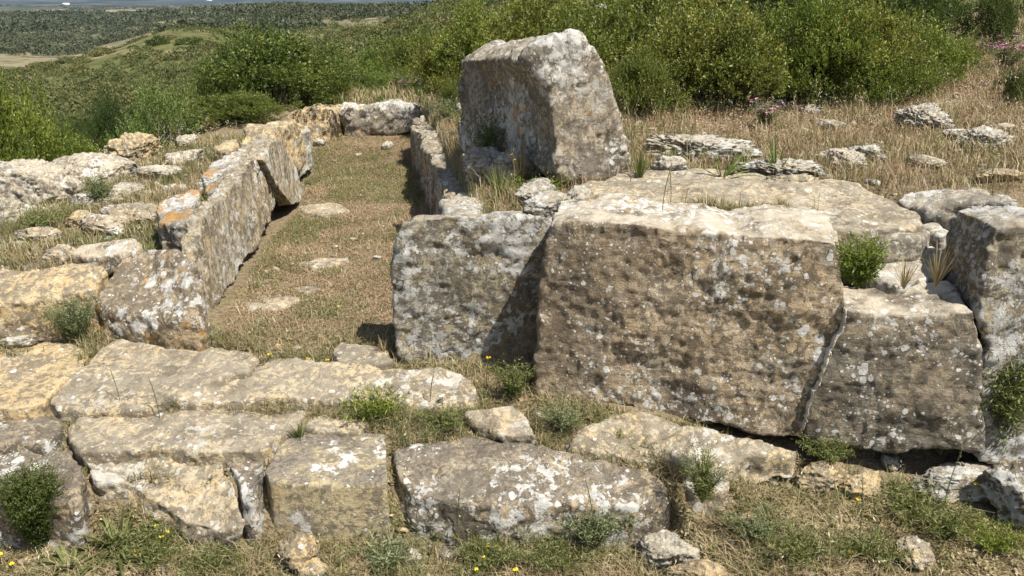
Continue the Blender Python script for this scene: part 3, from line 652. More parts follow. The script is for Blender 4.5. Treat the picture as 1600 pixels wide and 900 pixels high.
soil = t.mix(t.rng(a3, .5, .72), soil, (.46,.38,.26))
grn = t.mix(a2, (.10,.115,.035), (.22,.20,.08))
near = t.mix(t.rng(a1, .50, .72, 0, .7), soil, grn)
near = t.mix(t.rng(t.noise(c, 7, 5), .58, .72), near, (.25,.17,.105))
# chamber and field a little redder / strawlike
near = t.mix(t.rng(t.noise(c, 12, 6, .7), .5, .7, 0, .6), near, (.37,.29,.17))
# hillside
b1 = t.noise(c, .06, 6, .6); b2 = t.noise(c, .5, 6, .7); b3 = t.noise(c, .012, 5, .6)
hill = t.mix(t.rng(b2, .38, .62), (.075,.09,.028), (.14,.14,.05))
hill = t.mix(t.rng(b1, .52, .60, 0, .8), hill, (.29,.235,.14))
hill = t.mix(t.rng(t.noise(c, 1.6, 5, .7), .62, .72, 0, .7), hill, (.34,.28,.18))
hill2 = t.mix(t.rng(t.noise(c, .22, 6, .7), .45, .58), (.24,.20,.125), (.065,.078,.032))
hill2 = t.mix(t.rng(t.noise(c, .03, 4, .6), .50, .58, 0, .45), hill2, (.27,.225,.14))
hill = t.mix(t.rng(dist, 120, 230), hill, hill2)
# plain: fields, woods
vf = t.voro(t.vmul(c, (1, 1.6, 0)), .0042); sepc = t.n.new('ShaderNodeSeparateColor'); t.L(vf.outputs['Color'], sepc.inputs[0])
plain = t.ramp(sepc.outputs[0], [(0, (.12,.115,.06)), (.25, (.22,.19,.11)), (.5, (.33,.27,.17)), (.65, (.22,.165,.115)), (.8, (.19,.18,.10)), (1, (.38,.32,.21))])
plain = t.mix(t.rng(b3, .40, .52, 0, .9), plain, (.075,.085,.045))
plain = t.mix(t.rng(t.noise(c, .05, 5, .7), .5, .62, 0, .85), plain, (.055,.065,.035))
plain = t.mix(t.rng(t.noise(c, .35, 4, .7), .5, .62, 0, .5), plain, (.06,.065,.035))
hp = t.mix(t.rng(dist, 380, 700), hill, plain)
vfar = t.mix(t.rng(t.noise(c, .004, 6, .7), .45, .62), (.04,.055,.05), (.13,.13,.11))  # farthest ground: bluish tone of the haze put into its colour
hp = t.mix(t.rng(dist, 1500, 3000), hp, vfar)
gcol = t.mix(t.rng(dist, 11, 22), near, hp)
hh = t.math('ADD', t.math('MULTIPLY', a2, .6), t.math('MULTIPLY', a3, .35))
pb = t.voro(c, 60).outputs['Distance']; hh = t.math('SUBTRACT', hh, t.math('MULTIPLY', pb, .4))
gm = t.finish(t.bsdf(gcol, .95, t.bump(hh, .03), .1))
ground = obj('ground', np_mesh('ground', np.stack([GX.ravel(), GY.ravel(), GZ.ravel()], 1), [Fg], gm, smooth=True), label='stony hillside ground with dry grass falling to the plain', cat='ground', kind='structure')

# ------------------------------------------------------------------ stone occupancy map
CS = .02; OX, OY, ON, OM = -6.0, 1.8, 700, 600
occ = np.full((OM, ON), -9.0)
for P in STONES:
    i = ((P[:,1]-OY)/CS).astype(int); j = ((P[:,0]-OX)/CS).astype(int)
    ok = (i >= 0) & (i < OM) & (j >= 0) & (j < ON); np.maximum.at(occ, (i[ok], j[ok]), P[ok, 2])
yy, xx = np.meshgrid(OY+CS*(np.arange(OM)+.5), OX+CS*(np.arange(ON)+.5), indexing='ij')
gz = hgt(xx, yy)
solid = occ > gz + .012
near_s = solid.copy()
for _ in range(4):
    n2 = near_s.copy(); n2[1:] |= near_s[:-1]; n2[:-1] |= near_s[1:]; n2[:,1:] |= near_s[:,:-1]; n2[:,:-1] |= near_s[:,1:]; near_s = n2
edge = near_s & ~solid
def look(M, x, y, default):
    i = ((y-OY)/CS).astype(int); j = ((x-OX)/CS).astype(int); ok = (i >= 0) & (i < OM) & (j >= 0) & (j < ON)
    r = np.full(len(x), default, dtype=M.dtype); r[ok] = M[i[ok], j[ok]]; return r

# ------------------------------------------------------------------ plant materials
def leaf_mat(name, stops, trans=.3, gloss=.45, hv=.0):
    t = NT(name); r = t.attr('rnd'); oi = t.n.new('ShaderNodeObjectInfo')
    col = t.ramp(r, stops)
    if hv:
        hs = t.n.new('ShaderNodeHueSaturation'); t.L(col, hs.inputs['Color'])
        t.L(t.rng(oi.outputs['Random'], 0, 1, .5-.03*hv, .5+.02*hv, False), hs.inputs['Hue'])
        t.L(t.rng(oi.outputs['Random'], 0, 1, 1+.25*hv, 1-.25*hv, False), hs.inputs['Value']); col = hs.outputs[0]
    b = t.bsdf(col, gloss, spec=.35); tr = t.n.new('ShaderNodeBsdfTranslucent'); tcol = t.mix(.5, col, (.25,.32,.03)); t.L(tcol, tr.inputs[0])
    mx = t.n.new('ShaderNodeMixShader'); mx.inputs[0].default_value = trans; t.L(b, mx.inputs[1]); t.L(tr.outputs[0], mx.inputs[2])
    return t.finish(mx.outputs[0])
M_len = leaf_mat('leaf_mastic', [(0,(.04,.06,.014)),(.35,(.095,.125,.026)),(.7,(.19,.225,.042)),(.93,(.33,.34,.08)),(.965,(.24,.16,.04)),(1,(.22,.09,.05))], hv=1)
M_drk = leaf_mat('leaf_dark', [(0,(.026,.044,.013)),(.5,(.06,.09,.022)),(.9,(.10,.13,.03)),(1,(.16,.13,.05))], hv=.6)
M_lgt = leaf_mat('leaf_light', [(0,(.07,.11,.025)),(.5,(.13,.19,.045)),(1,(.24,.29,.09))], hv=.4)
M_bri = leaf_mat('leaf_bright', [(0,(.05,.075,.014)),(.5,(.13,.18,.028)),(.9,(.27,.31,.06)),(1,(.28,.27,.06))], hv=.5)
M_far = leaf_mat('leaf_far', [(0,(.035,.046,.025)),(.5,(.075,.088,.048)),(1,(.15,.155,.09))], trans=.1, gloss=.95)  # distance haze mixed into these leaf colours as a greyer green
M_scr = leaf_mat('leaf_scrub', [(0,(.065,.075,.027)),(.5,(.13,.14,.048)),(.85,(.22,.215,.08)),(1,(.30,.25,.12))], hv=1.3, gloss=.7)
M_grn = leaf_mat('grass_green', [(0,(.075,.095,.03)),(.5,(.145,.165,.05)),(1,(.26,.26,.11))], gloss=.6)
M_dry = leaf_mat('grass_dry', [(0,(.20,.14,.075)),(.4,(.33,.25,.14)),(.75,(.46,.37,.21)),(1,(.58,.50,.34))], trans=.2, gloss=.7)
M_red = leaf_mat('grass_red', [(0,(.22,.12,.075)),(.5,(.37,.24,.16)),(1,(.47,.35,.24))], trans=.2, gloss=.7)
M_gry = leaf_mat('leaf_greygreen', [(0,(.09,.11,.045)),(.5,(.17,.195,.09)),(1,(.29,.31,.17))], gloss=.7)
t = NT('bark'); cc = t.coords(); nn = t.noise(t.vmul(cc, (1,1,.3)), 30, 5); M_bark = t.finish(t.bsdf(t.mix(nn, (.10,.08,.06), (.30,.25,.20)), .9, t.bump(nn, .01)))

def unit(a): return a/np.maximum(np.linalg.norm(a, axis=1, keepdims=True), 1e-9)
def leaves(P, D, L, W, rs, fold=.25):
    """rhombic leaves: base P, direction D, length L, width W; returns V,F(quads)"""
    n = len(P); D = unit(D); s = unit(np.cross(D, rs.normal(size=(n, 3)))); nn = np.cross(D, s)
    L = np.broadcast_to(L, n)[:, None]; W = np.broadcast_to(W, n)[:, None]
    mid = P + D*L*.5
    V = np.stack([P, mid + s*W*.5 + nn*W*fold, P + D*L, mid - s*W*.5 + nn*W*fold], 1).reshape(-1, 3)
    return V, np.arange(4*n).reshape(n, 4)
def tube(pts, radii, n=5):
    V = []; F = []
    for i, p in enumerate(pts):
        for k in range(n):
            a = 2*math.pi*k/n; V.append((p[0]+math.cos(a)*radii[i], p[1]+math.sin(a)*radii[i], p[2]))
    for i in range(len(pts)-1):
        for k in range(n): F.append((i*n+k, i*n+(k+1)%n, (i+1)*n+(k+1)%n, (i+1)*n+k))
    return V, F
def twigs(rs, ends, root, r0=.02, n=4):
    V = []; F = []
    for e in ends:
        m = root*.5 + e*.5 + rs.normal(0, .08, 3)*np.linalg.norm(e-root); m[2] = max(m[2], root[2])
        v, f = tube([root, m*.7+root*.3, m, m*.4+e*.6, e], [r0, r0*.8, r0*.6, r0*.4, r0*.15], n)
        b = len(V); V += v; F += [tuple(x+b for x in q) for q in f]
    return np.array(V), np.array(F)
def crown_mesh(name, seed, n, leafL, leafW, mat, lobes=14, per=9, sprig=.11, dens=.36, updir=.5, flat=.8):
    """unit crown: radius ~1 wide, height ~1 : leaves on sprigs all through a lobed volume"""
    rs = np.random.RandomState(seed)
    C = rs.normal(size=(lobes, 3)); C = unit(C)*rs.uniform(.25, .68, (lobes, 1)); C[:,2] = np.abs(C[:,2])*.9 + .12
    R = rs.uniform(.18, .38, lobes)
    ns = n//per; w = R**2; k = rs.choice(lobes, ns, p=w/w.sum())
    d = unit(rs.normal(size=(ns, 3))); d[:,2] = np.where(d[:,2] < -.2, -d[:,2]*.5, d[:,2]); rad = 1 - np.abs(rs.normal(0, dens*.45, ns)); rad = np.clip(rad, .1, 1.15)
    S = C[k] + d*(R[k]*rad)[:, None]
    S *= (1 + .16*fbm(S*3.1, 3, seed))[:, None]
    keep = (fbm(S*3.3+5, 2, seed+5) > -.2) & (fbm(S*7+2, 2, seed+6) > -.42)
    S, d = S[keep], d[keep]; ns = len(S)
    out = unit(d + S*.6 + np.array([0, 0, updir]) + rs.normal(0, .25, (ns, 3)))
    clump = rs.rand(ns)
    s_i = np.repeat(np.arange(ns), per); tt = np.tile(np.linspace(.1, 1, per), ns)
    P = S[s_i] + out[s_i]*(sprig*tt)[:, None]
    side = unit(np.cross(out[s_i], rs.normal(size=(len(s_i), 3))))
    D = unit(side*.9 + out[s_i]*(.35+.6*tt[:, None]) + rs.normal(0, .2, (len(s_i), 3)))
    P[:,2] = np.maximum(P[:,2], .02)
    P /= np.array([np.percentile(np.hypot(P[:,0], P[:,1]), 97)]*2 + [np.percentile(P[:,2], 98.5)])
    V, F = leaves(P, D, leafL*rs.uniform(.6, 1.2, len(P)), leafW*rs.uniform(.7, 1.2, len(P)), rs)
    rnd = np.clip(clump[s_i]*.35 + .22*sstep(fbm(S*4.2+9, 2, seed+8), -.3, .3)[s_i] + .3*tt + rs.normal(0, .14, len(P)) , 0, .94); rnd = np.where(rs.rand(len(P)) < .015, .98, rnd)
    me = np_mesh(name, V, [F], mat, rnd=rnd)
    ends = S[rs.choice(ns, 60)]*rs.uniform(.7, 1.08, (60, 1))
    tv, tf = twigs(rs, ends, np.array([0, 0, -.05]), .03)
    return me, np_mesh(name+'_wood', tv, [tf], M_bark)
BM = {}
BM['mastic'] = [crown_mesh('mastic_crown', 11+i, 42000, .042, .019, M_len, lobes=26, sprig=.10) for i in range(3)]
BM['bright'] = [crown_mesh('bright_crown', 31+i, 42000, .045, .017, M_bri, lobes=24, sprig=.11) for i in range(2)]
BM['dark'] = [crown_mesh('dark_crown', 51+i, 38000, .034, .016, M_drk, lobes=24, sprig=.08) for i in range(2)]
BM['light'] = [crown_mesh('light_crown', 71, 9000, .05, .026, M_lgt, lobes=12, sprig=.16, dens=.9)]
_bc = [0]
def bush(kind, u, y, wpx, vtop, label, name='bush', cat='bush', group=None, zb=None, depth=1.0, asp=None):
    """crown width wpx in photo pixels at distance y, top at photo row vtop"""
    _bc[0] += 1; x = (u-800)/FPX*(y*CP + SP*1.4); z = H(x, y) if zb is None else zb
    dist = y*CP + SP*(CAMH-z-.5)
    x = (u-800)/FPX*dist; z = H(x, y) if zb is None else zb
    w = wpx/FPX*dist/2; zt = on_y(u, vtop, y)[2]; hh = max(zt-z, .35)
    cr, wd = BM[kind][_bc[0] % len(BM[kind])]
    root = empty(name, (x, y, z-.04), label=label, cat=cat, group=group, kind='thing')
    rz = _bc[0]*2.4
    for nm, me in (('foliage', cr), ('branches', wd)):
        o = obj(nm, me, root); o.rotation_euler = (0, 0, rz); 
        o.scale = (w*1.02, w*1.02*depth, hh*.98)
    return root
G1 = 'bushes around the tomb'
# left side
bush('bright', 5, 8.4, 190, 108, 'bright green bush cut by the left edge above the round boulder')
bush('bright', 95, 8.7, 150, 200, 'low bright green bush behind the long pale boulder')
bush('bright', -50, 7.6, 180, 185, 'low bush at the left edge touching the round boulder')
bush('light', 258, 9.0, 130, 122, 'thin pale green shrub standing behind the left rubble', name='shrub', cat='shrub')
bush('light', 225, 8.7, 120, 170, 'small pale green shrub behind the layered ochre rock', name='shrub', cat='shrub')
bush('dark', 190, 19, 120, 148, 'dark round bush behind the pale green shrub')
bush('dark', 130, 17, 80, 185, 'dark small bush beyond the low bright green bush')
bush('mastic', 425, 11.2, 270, 48, 'big dark green bush behind the far left wall, tallest there')
bush('mastic', 345, 10.6, 110, 112, 'dark green bush on left flank of the tallest one')
bush('mastic', 515, 12.3, 110, 80, 'dark green bush on right flank of the tallest one')
bush('mastic', 375, 9.8, 150, 150, 'low dark bush just behind the ochre stone')
bush('mastic', 468, 11.9, 130, 130, 'low round bush above the ochre corner stone')
# middle
bush('bright', 600, 17, 150, 75, 'green bush beyond the end slab, left of the pair')
bush('mastic', 655, 16, 130, 50, 'green bush beyond the end slab, right of the pair')
bush('bright', 560, 14.0, 110, 110, 'low light bush directly above the end slab')
bush('bright', 620, 13.6, 110, 105, 'low light bush above the right half of the end slab')
bush('mastic', 700, 12.6, 140, 48, 'leafy bush between the end slab and leaning block')
bush('bright', 760, 10.6, 190, 0, 'yellow green bush rising at left of the leaning block')
bush('mastic', 712, 9.2, 70, 120, 'small bush touching left end of the leaning block')
bush('mastic', 850, 9.2, 240, -15, 'leafy bush right behind the leaning block top')
bush('mastic', 955, 8.2, 250, -5, 'red tipped bush behind leaning block, with white umbel above')
bush('mastic', 1070, 7.7, 250, 5, 'wide leafy bush beside the leaning block right edge')
bush('mastic', 1010, 7.1, 130, 80, 'low leafy bush touching the leaning block right side')
bush('mastic', 1150, 7.7, 220, 15, 'leafy bush above the pink flower clump')
bush('bright', 1245, 7.8, 230, -10, 'bright green bush at the rear edge of the dry field')
bush('mastic', 1345, 7.8, 230, 0, 'bright green bush above the flat white rock')
bush('bright', 1440, 8.2, 170, 30, 'bright green bush ending the row on the right')
bush('bright', 1395, 7.5, 150, 70, 'low bright green bush in front of the row end')
bush('dark', 1140, 10.6, 330, -90, 'dark tall bush behind the leafy ones, centre right')
bush('dark', 1300, 10.8, 300, -70, 'dark tall bush behind the bright green row')
bush('dark', 1430, 11, 160, -60, 'dark tall bush above the end of the bright row')
bush('dark', 1572, 10.2, 120, -40, 'dark bush at upper right with brown gap beside it')
bush('mastic', 1010, 10.5, 300, -70, 'tall green bush behind the red tipped one')
bush('dark', 1604, 7.1, 60, 135, 'small dark shrub at right edge above the white rocks', name='shrub', cat='shrub')
bush('mastic', 1505, 8.9, 80, 90, 'low green bush right of the bright row end')

# ------------------------------------------------------------------ hillside shrubs
def small_crown(name, seed, n, mat, size=.16):
    rs = np.random.RandomState(seed); d = unit(rs.normal(size=(n, 3))); d[:,2] = np.abs(d[:,2])
    r = 1-np.abs(rs.normal(0, .22, n)); P = d*r[:, None]*(1+.35*fbm(d*2.2, 2, seed))[:, None]
    P[:,2] *= .8
    D = unit(d+rs.normal(0, .8, (n, 3))); V, F = leaves(P-D*size*.5, D, size*rs.uniform(.6,1.4,n), size*.7*rs.uniform(.6,1.3,n), rs)
    rnd = np.clip(.5+.45*fbm(P*3, 2, seed+3)*1.6 + rs.normal(0, .18, n), 0, 1)
    return np_mesh(name, V, [F], mat, rnd=rnd)
HS = [small_crown('scrub_crown', 301+i, 1500, M_scr, .13) for i in range(3)] + [small_crown('scrub_crown_dark', 311+i, 1500, M_drk, .12) for i in range(2)]
rs = np.random.RandomState(77); cnt = 0; tries = 0
GSH = 'shrubs dotted over the hillside'
while cnt < 280 and tries < 20000:
    tries += 1
    u = rs.uniform(20, 1000); r = math.exp(rs.uniform(math.log(19), math.log(150)))
    az = math.atan2((u-800)/FPX, CP); x, y = r*math.sin(az), r*math.cos(az)
    if vnoise(np.array([[x*.06, y*.06, 3.3]]), 9)[0] < -.35: continue
    z = H(x, y); d = np.array([x, y, z-CAMH]); 
    cz = d[1]*CP - d[2]*SP; vv = 450 - FPX*(d[1]*SP + d[2]*CP)/cz
    if vv < -10 or vv > 250: continue
    s = rs.uniform(.45, 1.3)*(.6 + .006*r); dk = rs.rand() < .28
    o = obj('hillside_shrub', HS[3+cnt%2] if dk else HS[cnt%3], None, (x, y, z-.15*s), label='dark round shrub on the scrubby hillside' if dk else 'olive green shrub on the scrubby hillside', cat='shrub', group=('dark ' if dk else 'olive ')+GSH, kind='thing')
    o.scale = (s*rs.uniform(.9,1.5), s*rs.uniform(.9,1.5), s*rs.uniform(.7,1.1)); o.rotation_euler = (0, 0, rs.uniform(0, 6.3)); cnt += 1

def mass(name, seed, N, umin, umax, rmin, rmax, smin, smax, nf, mat, label, cat, thr=.06, ns=.02, hasp=.8, fsz=.45):
    """one object of many far crowns (uncountable)"""
    rs = np.random.RandomState(seed)
    u = rs.uniform(umin, umax, N); r = np.exp(rs.uniform(math.log(rmin), math.log(rmax), N)); az = np.arctan2((u-800)/FPX, CP)
    x, y = r*np.sin(az), r*np.cos(az)
    k = fbm2(x, y, ns, 3, seed) > thr; x, y, r = x[k], y[k], r[k]; n = len(x)
    z = hgt(x, y, False); s = rs.uniform(smin, smax, n)
    i = np.repeat(np.arange(n), nf); m = len(i)
    d = unit(rs.normal(size=(m, 3))); d[:,2] = np.abs(d[:,2])
    lob = 1 + .3*fbm(d*2 + i[:, None]*.73, 2, seed+1)
    sc = s[i]*lob*(1-np.abs(rs.normal(0, .15, m)))
    P = np.stack([x[i]+d[:,0]*sc, y[i]+d[:,1]*sc, z[i]-.1*s[i]+d[:,2]*sc*hasp], 1)
    D = unit(d+rs.normal(0, .7, (m, 3))); L = s[i]*fsz*rs.uniform(.6, 1.3, m)
    V, F = leaves(P-D*L[:, None]*.5, D, L, L*.75, rs)
    tone = rs.rand(n); rnd = np.clip(tone[i]*.6+.2+rs.normal(0, .15, m), 0, 1)
    return obj(name, np_mesh(name, V, [F], mat, rnd=rnd), label=label, cat=cat, kind='stuff')
mass('scrub', 5, 10500, -60, 1060, 20, 230, .35, 1.1, 60, M_scr, 'low olive scrub covering the near hillside', 'scrub', thr=-.22, ns=.09, fsz=.28)
mass('woodland', 6, 4200, -80, 520, 200, 700, .9, 3.4, 60, M_far, 'grey green woodland filling the valley at upper left', 'woodland', thr=.03, ns=.014, fsz=.27)
mass('ridge_woodland', 7, 2600, 300, 720, 170, 420, 1.1, 2.7, 90, M_far, 'dark trees covering the ridge at the top of the picture', 'woodland', thr=-.2, ns=.02, fsz=.25)
mass('far_woodland', 8, 6500, -100, 700, 600, 2600, 3.5, 7, 36, M_far, 'patches of far trees among the fields of the plain', 'woodland', thr=.2, ns=.005, hasp=.7, fsz=.3)
# pale farm buildings far out on the plain
t = NT('white_render'); M_wht = t.finish(t.bsdf((.8,.78,.74), .8)); t = NT('roof_tile'); M_roof = t.finish(t.bsdf((.36,.2,.14), .8))
for u, v, r, w, lab in ((103, 5, 3000, 9, 'long white farm building far out on the plain'), (326, 1, 4200, 14, 'white farm shed at the top edge beyond the ridge')):
    d_ = ray(u, v); az = math.atan2(d_[0], d_[1]); x, y = r*math.sin(az), r*math.cos(az); z = H(x, y)
    root = empty('farm_building', (x, y, z), label=lab, cat='building', kind='thing')
    for nm, hh, z0, ww, mt in (('wall', 6, 0, 1, M_wht), ('roof', 2, 6, 1.04, M_wht)):
        a, b = w*ww, 5*ww; Vb = [(-a,-b,z0),(a,-b,z0),(a,b,z0),(-a,b,z0)] + ([(-a,-b,hh),(a,-b,hh),(a,b,hh),(-a,b,hh)] if nm == 'wall' else [(-a,0,z0+hh),(a,0,z0+hh)])
        Fb = [np.array([(0,1,5,4),(1,2,6,5),(2,3,7,6),(3,0,4,7)])] if nm == 'wall' else [np.array([(0,1,5,4),(2,3,4,5)]), np.array([(1,2,5),(3,0,4)])]
        obj(nm, np_mesh(nm, np.array(Vb), Fb, mt), root)

# ------------------------------------------------------------------ GRASS
def blades(x, y, z, hgt_, wid, rs, bend=.5, lean=.35):
    n = len(x); a = rs.uniform(0, 2*math.pi, n); dx, dy = np.cos(a), np.sin(a)
    l = rs.uniform(0, lean, n); px, py = -dy, dx
    b = rs.uniform(.1, bend, n)
    P0 = np.stack([x, y, z], 1); D = np.stack([dx, dy, np.zeros(n)], 1); S = np.stack([px, py, np.zeros(n)], 1); h = hgt_[:, None]; w = wid[:, None]*.5
    up = np.array([0, 0, 1.])
    M = P0 + up*h*.55 + D*(h*l[:, None]*.5); T = P0 + up*h*(1-.35*b[:, None]) + D*(h*(l+b)[:, None])
    V = np.stack([P0-S*w, P0+S*w, M-S*w*.8, M+S*w*.8, T], 1).reshape(-1, 3)
    k = np.arange(n)*5
    return V, np.stack([k, k+1, k+3, k+2], 1), np.stack([k+2, k+3, k+4], 1)
def grass(name, seed, n, xr, yr, hr, wr, mat, label, dens=None, lean=.35, bend=.5, cat='grass', on_edge=0., tuft=None):
    rs = np.random.RandomState(seed)
    if tuft:
        m = n//tuft; cx = rs.uniform(*xr, m); cy = rs.uniform(*yr, m); s_ = rs.uniform(.012, .04, m)
        i = np.repeat(np.arange(m), tuft); x = cx[i]+rs.normal(0, 1, len(i))*s_[i]; y = cy[i]+rs.normal(0, 1, len(i))*s_[i]
        hs = rs.uniform(.6, 1.3, m)[i]
    else: x = rs.uniform(*xr, n); y = rs.uniform(*yr, n); hs = 1.
    e = look(edge, x, y, False); s = look(solid, x, y, False)
    p = dens(x, y) if dens is not None else np.ones(len(x))
    keep = (~s) & (rs.rand(len(x)) < np.clip(p + e*on_edge, 0, 1))
    x, y = x[keep], y[keep]; hs = hs[keep] if tuft else np.ones(len(x))
    n = len(x); z = hgt(x, y)-.004
    h = rs.uniform(*hr, n)*hs*(.75+.5*sstep(fbm2(x, y, 2.5, 2, seed), -.3, .4)); w = rs.uniform(*wr, n)
    V, Q, T = blades(x, y, z, h, w, rs, bend, lean)
    r = np.clip(.5 + .5*fbm2(x, y, 4, 2, seed+2) + rs.normal(0, .22, n), 0, 1)
    return obj(name, np_mesh(name, V, [Q, T], mat, rnd=np.concatenate([r, r])), label=label, cat=cat, kind='stuff')
def in_ch(x, y): return sstep(x - wall_l(y), -.02, .08)*(1-sstep(x - wall_r(y), -.08, .0))*sstep(y, 4.3, 4.5)*(1-sstep(y, 10.9, 11))
def n2(x, y, sc, seed, a, b): return sstep(fbm2(x, y, sc, 3, seed), a, b)
CH = ((-2.8, 0.0), (4.2, 11.0))
grass('chamber_straw', 1, 70000, *CH, (.012,.05), (.002,.005), M_dry, 'short dry straw in the grave chamber', lambda x, y: in_ch(x, y)*(.45+.65*n2(x, y, 1.7, 3, -.3, .2)), lean=1.2, bend=1.0)
grass('chamber_grass', 2, 75000, *CH, (.012,.05), (.002,.005), M_grn, 'green grass sprouts in the grave chamber', lambda x, y: in_ch(x, y)*n2(x, y, 2.6, 4, -.12, .12), lean=.8, bend=.9)
grass('chamber_red_grass', 3, 45000, *CH, (.01,.04), (.002,.006), M_red, 'reddish dry clover in the grave chamber', lambda x, y: in_ch(x, y)*n2(x, y, 1.5, 6, -.2, .35), lean=1.2, bend=1.)
FD = ((-.9, 7.5), (4.0, 10.8))
def fld(x, y): return sstep(x - wall_r(y), .15, .4)*sstep(np.hypot(x, y), 4.2, 4.4)
grass('field_straw', 4, 180000, *FD, (.035,.14), (.0025,.005), M_dry, 'dry straw grass of the field right of the tomb', lambda x, y: fld(x, y)*(.12+.9*n2(x, y, .9, 7, -.3, .3))*sstep(y, 4.3, 4.9), lean=.6, bend=.6, on_edge=.5, tuft=12)
grass('field_red_grass', 5, 60000, *FD, (.03,.12), (.003,.006), M_red, 'reddish brown dry grass of the field', lambda x, y: fld(x, y)*n2(x, y, .7, 8, -.25, .3)*sstep(y, 4.2, 4.8), lean=.9, bend=.8)
grass('field_green_grass', 6, 60000, *FD, (.04,.15), (.0025,.005), M_grn, 'green grass tufts of the field', lambda x, y: fld(x, y)*n2(x, y, 1.1, 9, .0, .4), lean=.5, bend=.7, on_edge=.7, tuft=14)
FR = ((-2.9, 4.2), (2.3, 4.6))
def frt(x, y): return (1-sstep(y, 3.4, 3.7)) + .25
grass('foreground_straw', 7, 110000, *FR, (.02,.10), (.0016,.004), M_dry, 'matted dry straw along the front blocks', lambda x, y: frt(x, y)*(.15+.85*n2(x, y, 2., 11, -.3, .3)), lean=1.6, bend=1.3, on_edge=.3)
grass('foreground_grass', 8, 50000, *FR, (.025,.10), (.002,.005), M_grn, 'green grass between and before the front blocks', lambda x, y: frt(x, y)*n2(x, y, 2.3, 12, .04, .40), lean=.7, bend=.9, on_edge=.6, tuft=10)
grass('joint_grass', 9, 90000, *FR, (.02,.08), (.002,.004), M_grn, 'green grass growing in the joints between paving slabs', lambda x, y: .5*n2(x, y, 1.8, 13, -.1, .3)*sstep(y, 3.35, 3.5), lean=.6, bend=.9, on_edge=.9)
grass('joint_straw', 10, 50000, *FR, (.02,.09), (.0015,.004), M_dry, 'dry straw in the joints between paving slabs', lambda x, y: .4*sstep(y, 3.3, 3.5), lean=1.2, bend=1, on_edge=.6)
LF = ((-5.2, -1.9), (4.5, 9.0))
def lft(x, y): return sstep(wall_l(y)-x, .1, .3)
grass('rubble_grass', 11, 60000, *LF, (.03,.11), (.0025,.005), M_grn, 'green grass among the left rubble', lambda x, y: lft(x, y)*n2(x, y, 1.3, 15, -.2, .25), lean=.5, bend=.8, on_edge=.6, tuft=12)
grass('rubble_straw', 12, 90000, *LF, (.03,.11), (.0025,.005), M_dry, 'dry grass among the left rubble', lambda x, y: lft(x, y)*(.2+.8*n2(x, y, 1.1, 16, -.2, .3)), lean=.7, bend=.8, tuft=10)
BY = ((-4.5, 9.5), (11.4, 18))
grass('far_grass', 13, 90000, *BY, (.07,.24), (.006,.012), M_dry, 'tall dry grass beyond the tomb', lambda x, y: .25+.75*n2(x, y, .5, 17, -.2, .3), lean=.5, bend=.6, tuft=10)
grass('far_green_grass', 14, 70000, *BY, (.07,.24), (.006,.012), M_lgt, 'green grass beyond the tomb', lambda x, y: n2(x, y, .5, 18, -.1, .3), lean=.5, bend=.6, tuft=10)
# tall seed stalks scattered over all
def stalks(name, seed, n, xr, yr, hr, label, dens=None):
    rs = np.random.RandomState(seed); x = rs.uniform(*xr, n); y = rs.uniform(*yr, n)
    k = ~look(solid, x, y, False)
    if dens is not None: k &= rs.rand(n) < dens(x, y)
    x, y = x[k], y[k]; n = len(x); z = hgt(x, y); h = rs.uniform(*hr, n)
    V, Q, T = blades(x, y, z, h, np.full(n, .0028), rs, .35, .3)
    tips = V.reshape(n, 5, 3)[:, 4]; m = 5; i = np.repeat(np.arange(n), m)
    P = tips[i] - np.array([0, 0, 1])*(np.tile(np.arange(m), n)*.012)[:, None]
    D = rs.normal(0, .5, (len(i), 3)) + np.array([0, 0, .6]); V2, F2 = leaves(P, D, .022*rs.uniform(.7, 1.4, len(i)), .006, rs)
    Vt = np.concatenate([V, V2]); F2 = F2 + len(V); r = rs.rand(n)
    return obj(name, np_mesh(name, Vt, [Q, F2, T], M_dry, rnd=np.concatenate([r, np.clip(r[i]+.25, 0, 1), r])), label=label, cat='grass', kind='stuff')
stalks('field_seed_stalks', 31, 2600, *FD, (.12,.32), 'thin seeding grass stalks in the dry field', lambda x, y: fld(x, y)*sstep(y, 4.6, 5.2))
stalks('foreground_seed_stalks', 32, 420, *FR, (.08,.24), 'thin seeding grass stalks along the front blocks', lambda x, y: frt(x, y))
stalks('rubble_seed_stalks', 33, 500, *LF, (.12,.3), 'thin seeding grass stalks among the left rubble', lft)
# little ground leaves
def litter(name, seed, n, xr, yr, L, mat, label, dens, cat='ground cover', lift=.01, up=.4):
    rs = np.random.RandomState(seed); x = rs.uniform(*xr, n); y = rs.uniform(*yr, n)
    k = (~look(solid, x, y, False)) & (rs.rand(n) < dens(x, y)); x, y = x[k], y[k]; n = len(x)
    P = np.stack([x, y, hgt(x, y)+rs.uniform(0, lift, n)], 1); D = rs.normal(0, 1, (n, 3)); D[:,2] = np.abs(D[:,2])*up
    V, F = leaves(P, D, rs.uniform(*L, n), rs.uniform(L[0]*.4, L[1]*.5, n), rs)
    return obj(name, np_mesh(name, V, [F], mat, rnd=np.clip(.5+.4*fbm2(x, y, 5, 2, seed)+rs.normal(0, .2, n), 0, 1)), label=label, cat=cat, kind='stuff')
litter('clover', 41, 80000, *CH, (.006,.020), M_grn, 'tiny green leaves carpeting the chamber floor', lambda x, y: in_ch(x, y)*n2(x, y, 2.6, 4, -.15, .15), lift=.035)
litter('leaf_litter', 42, 90000, *CH, (.006,.02), M_red, 'reddish dry leaf litter on the chamber floor', lambda x, y: in_ch(x, y)*(1-.7*n2(x, y, 2.6, 4, -.12, .12)), lift=.025)
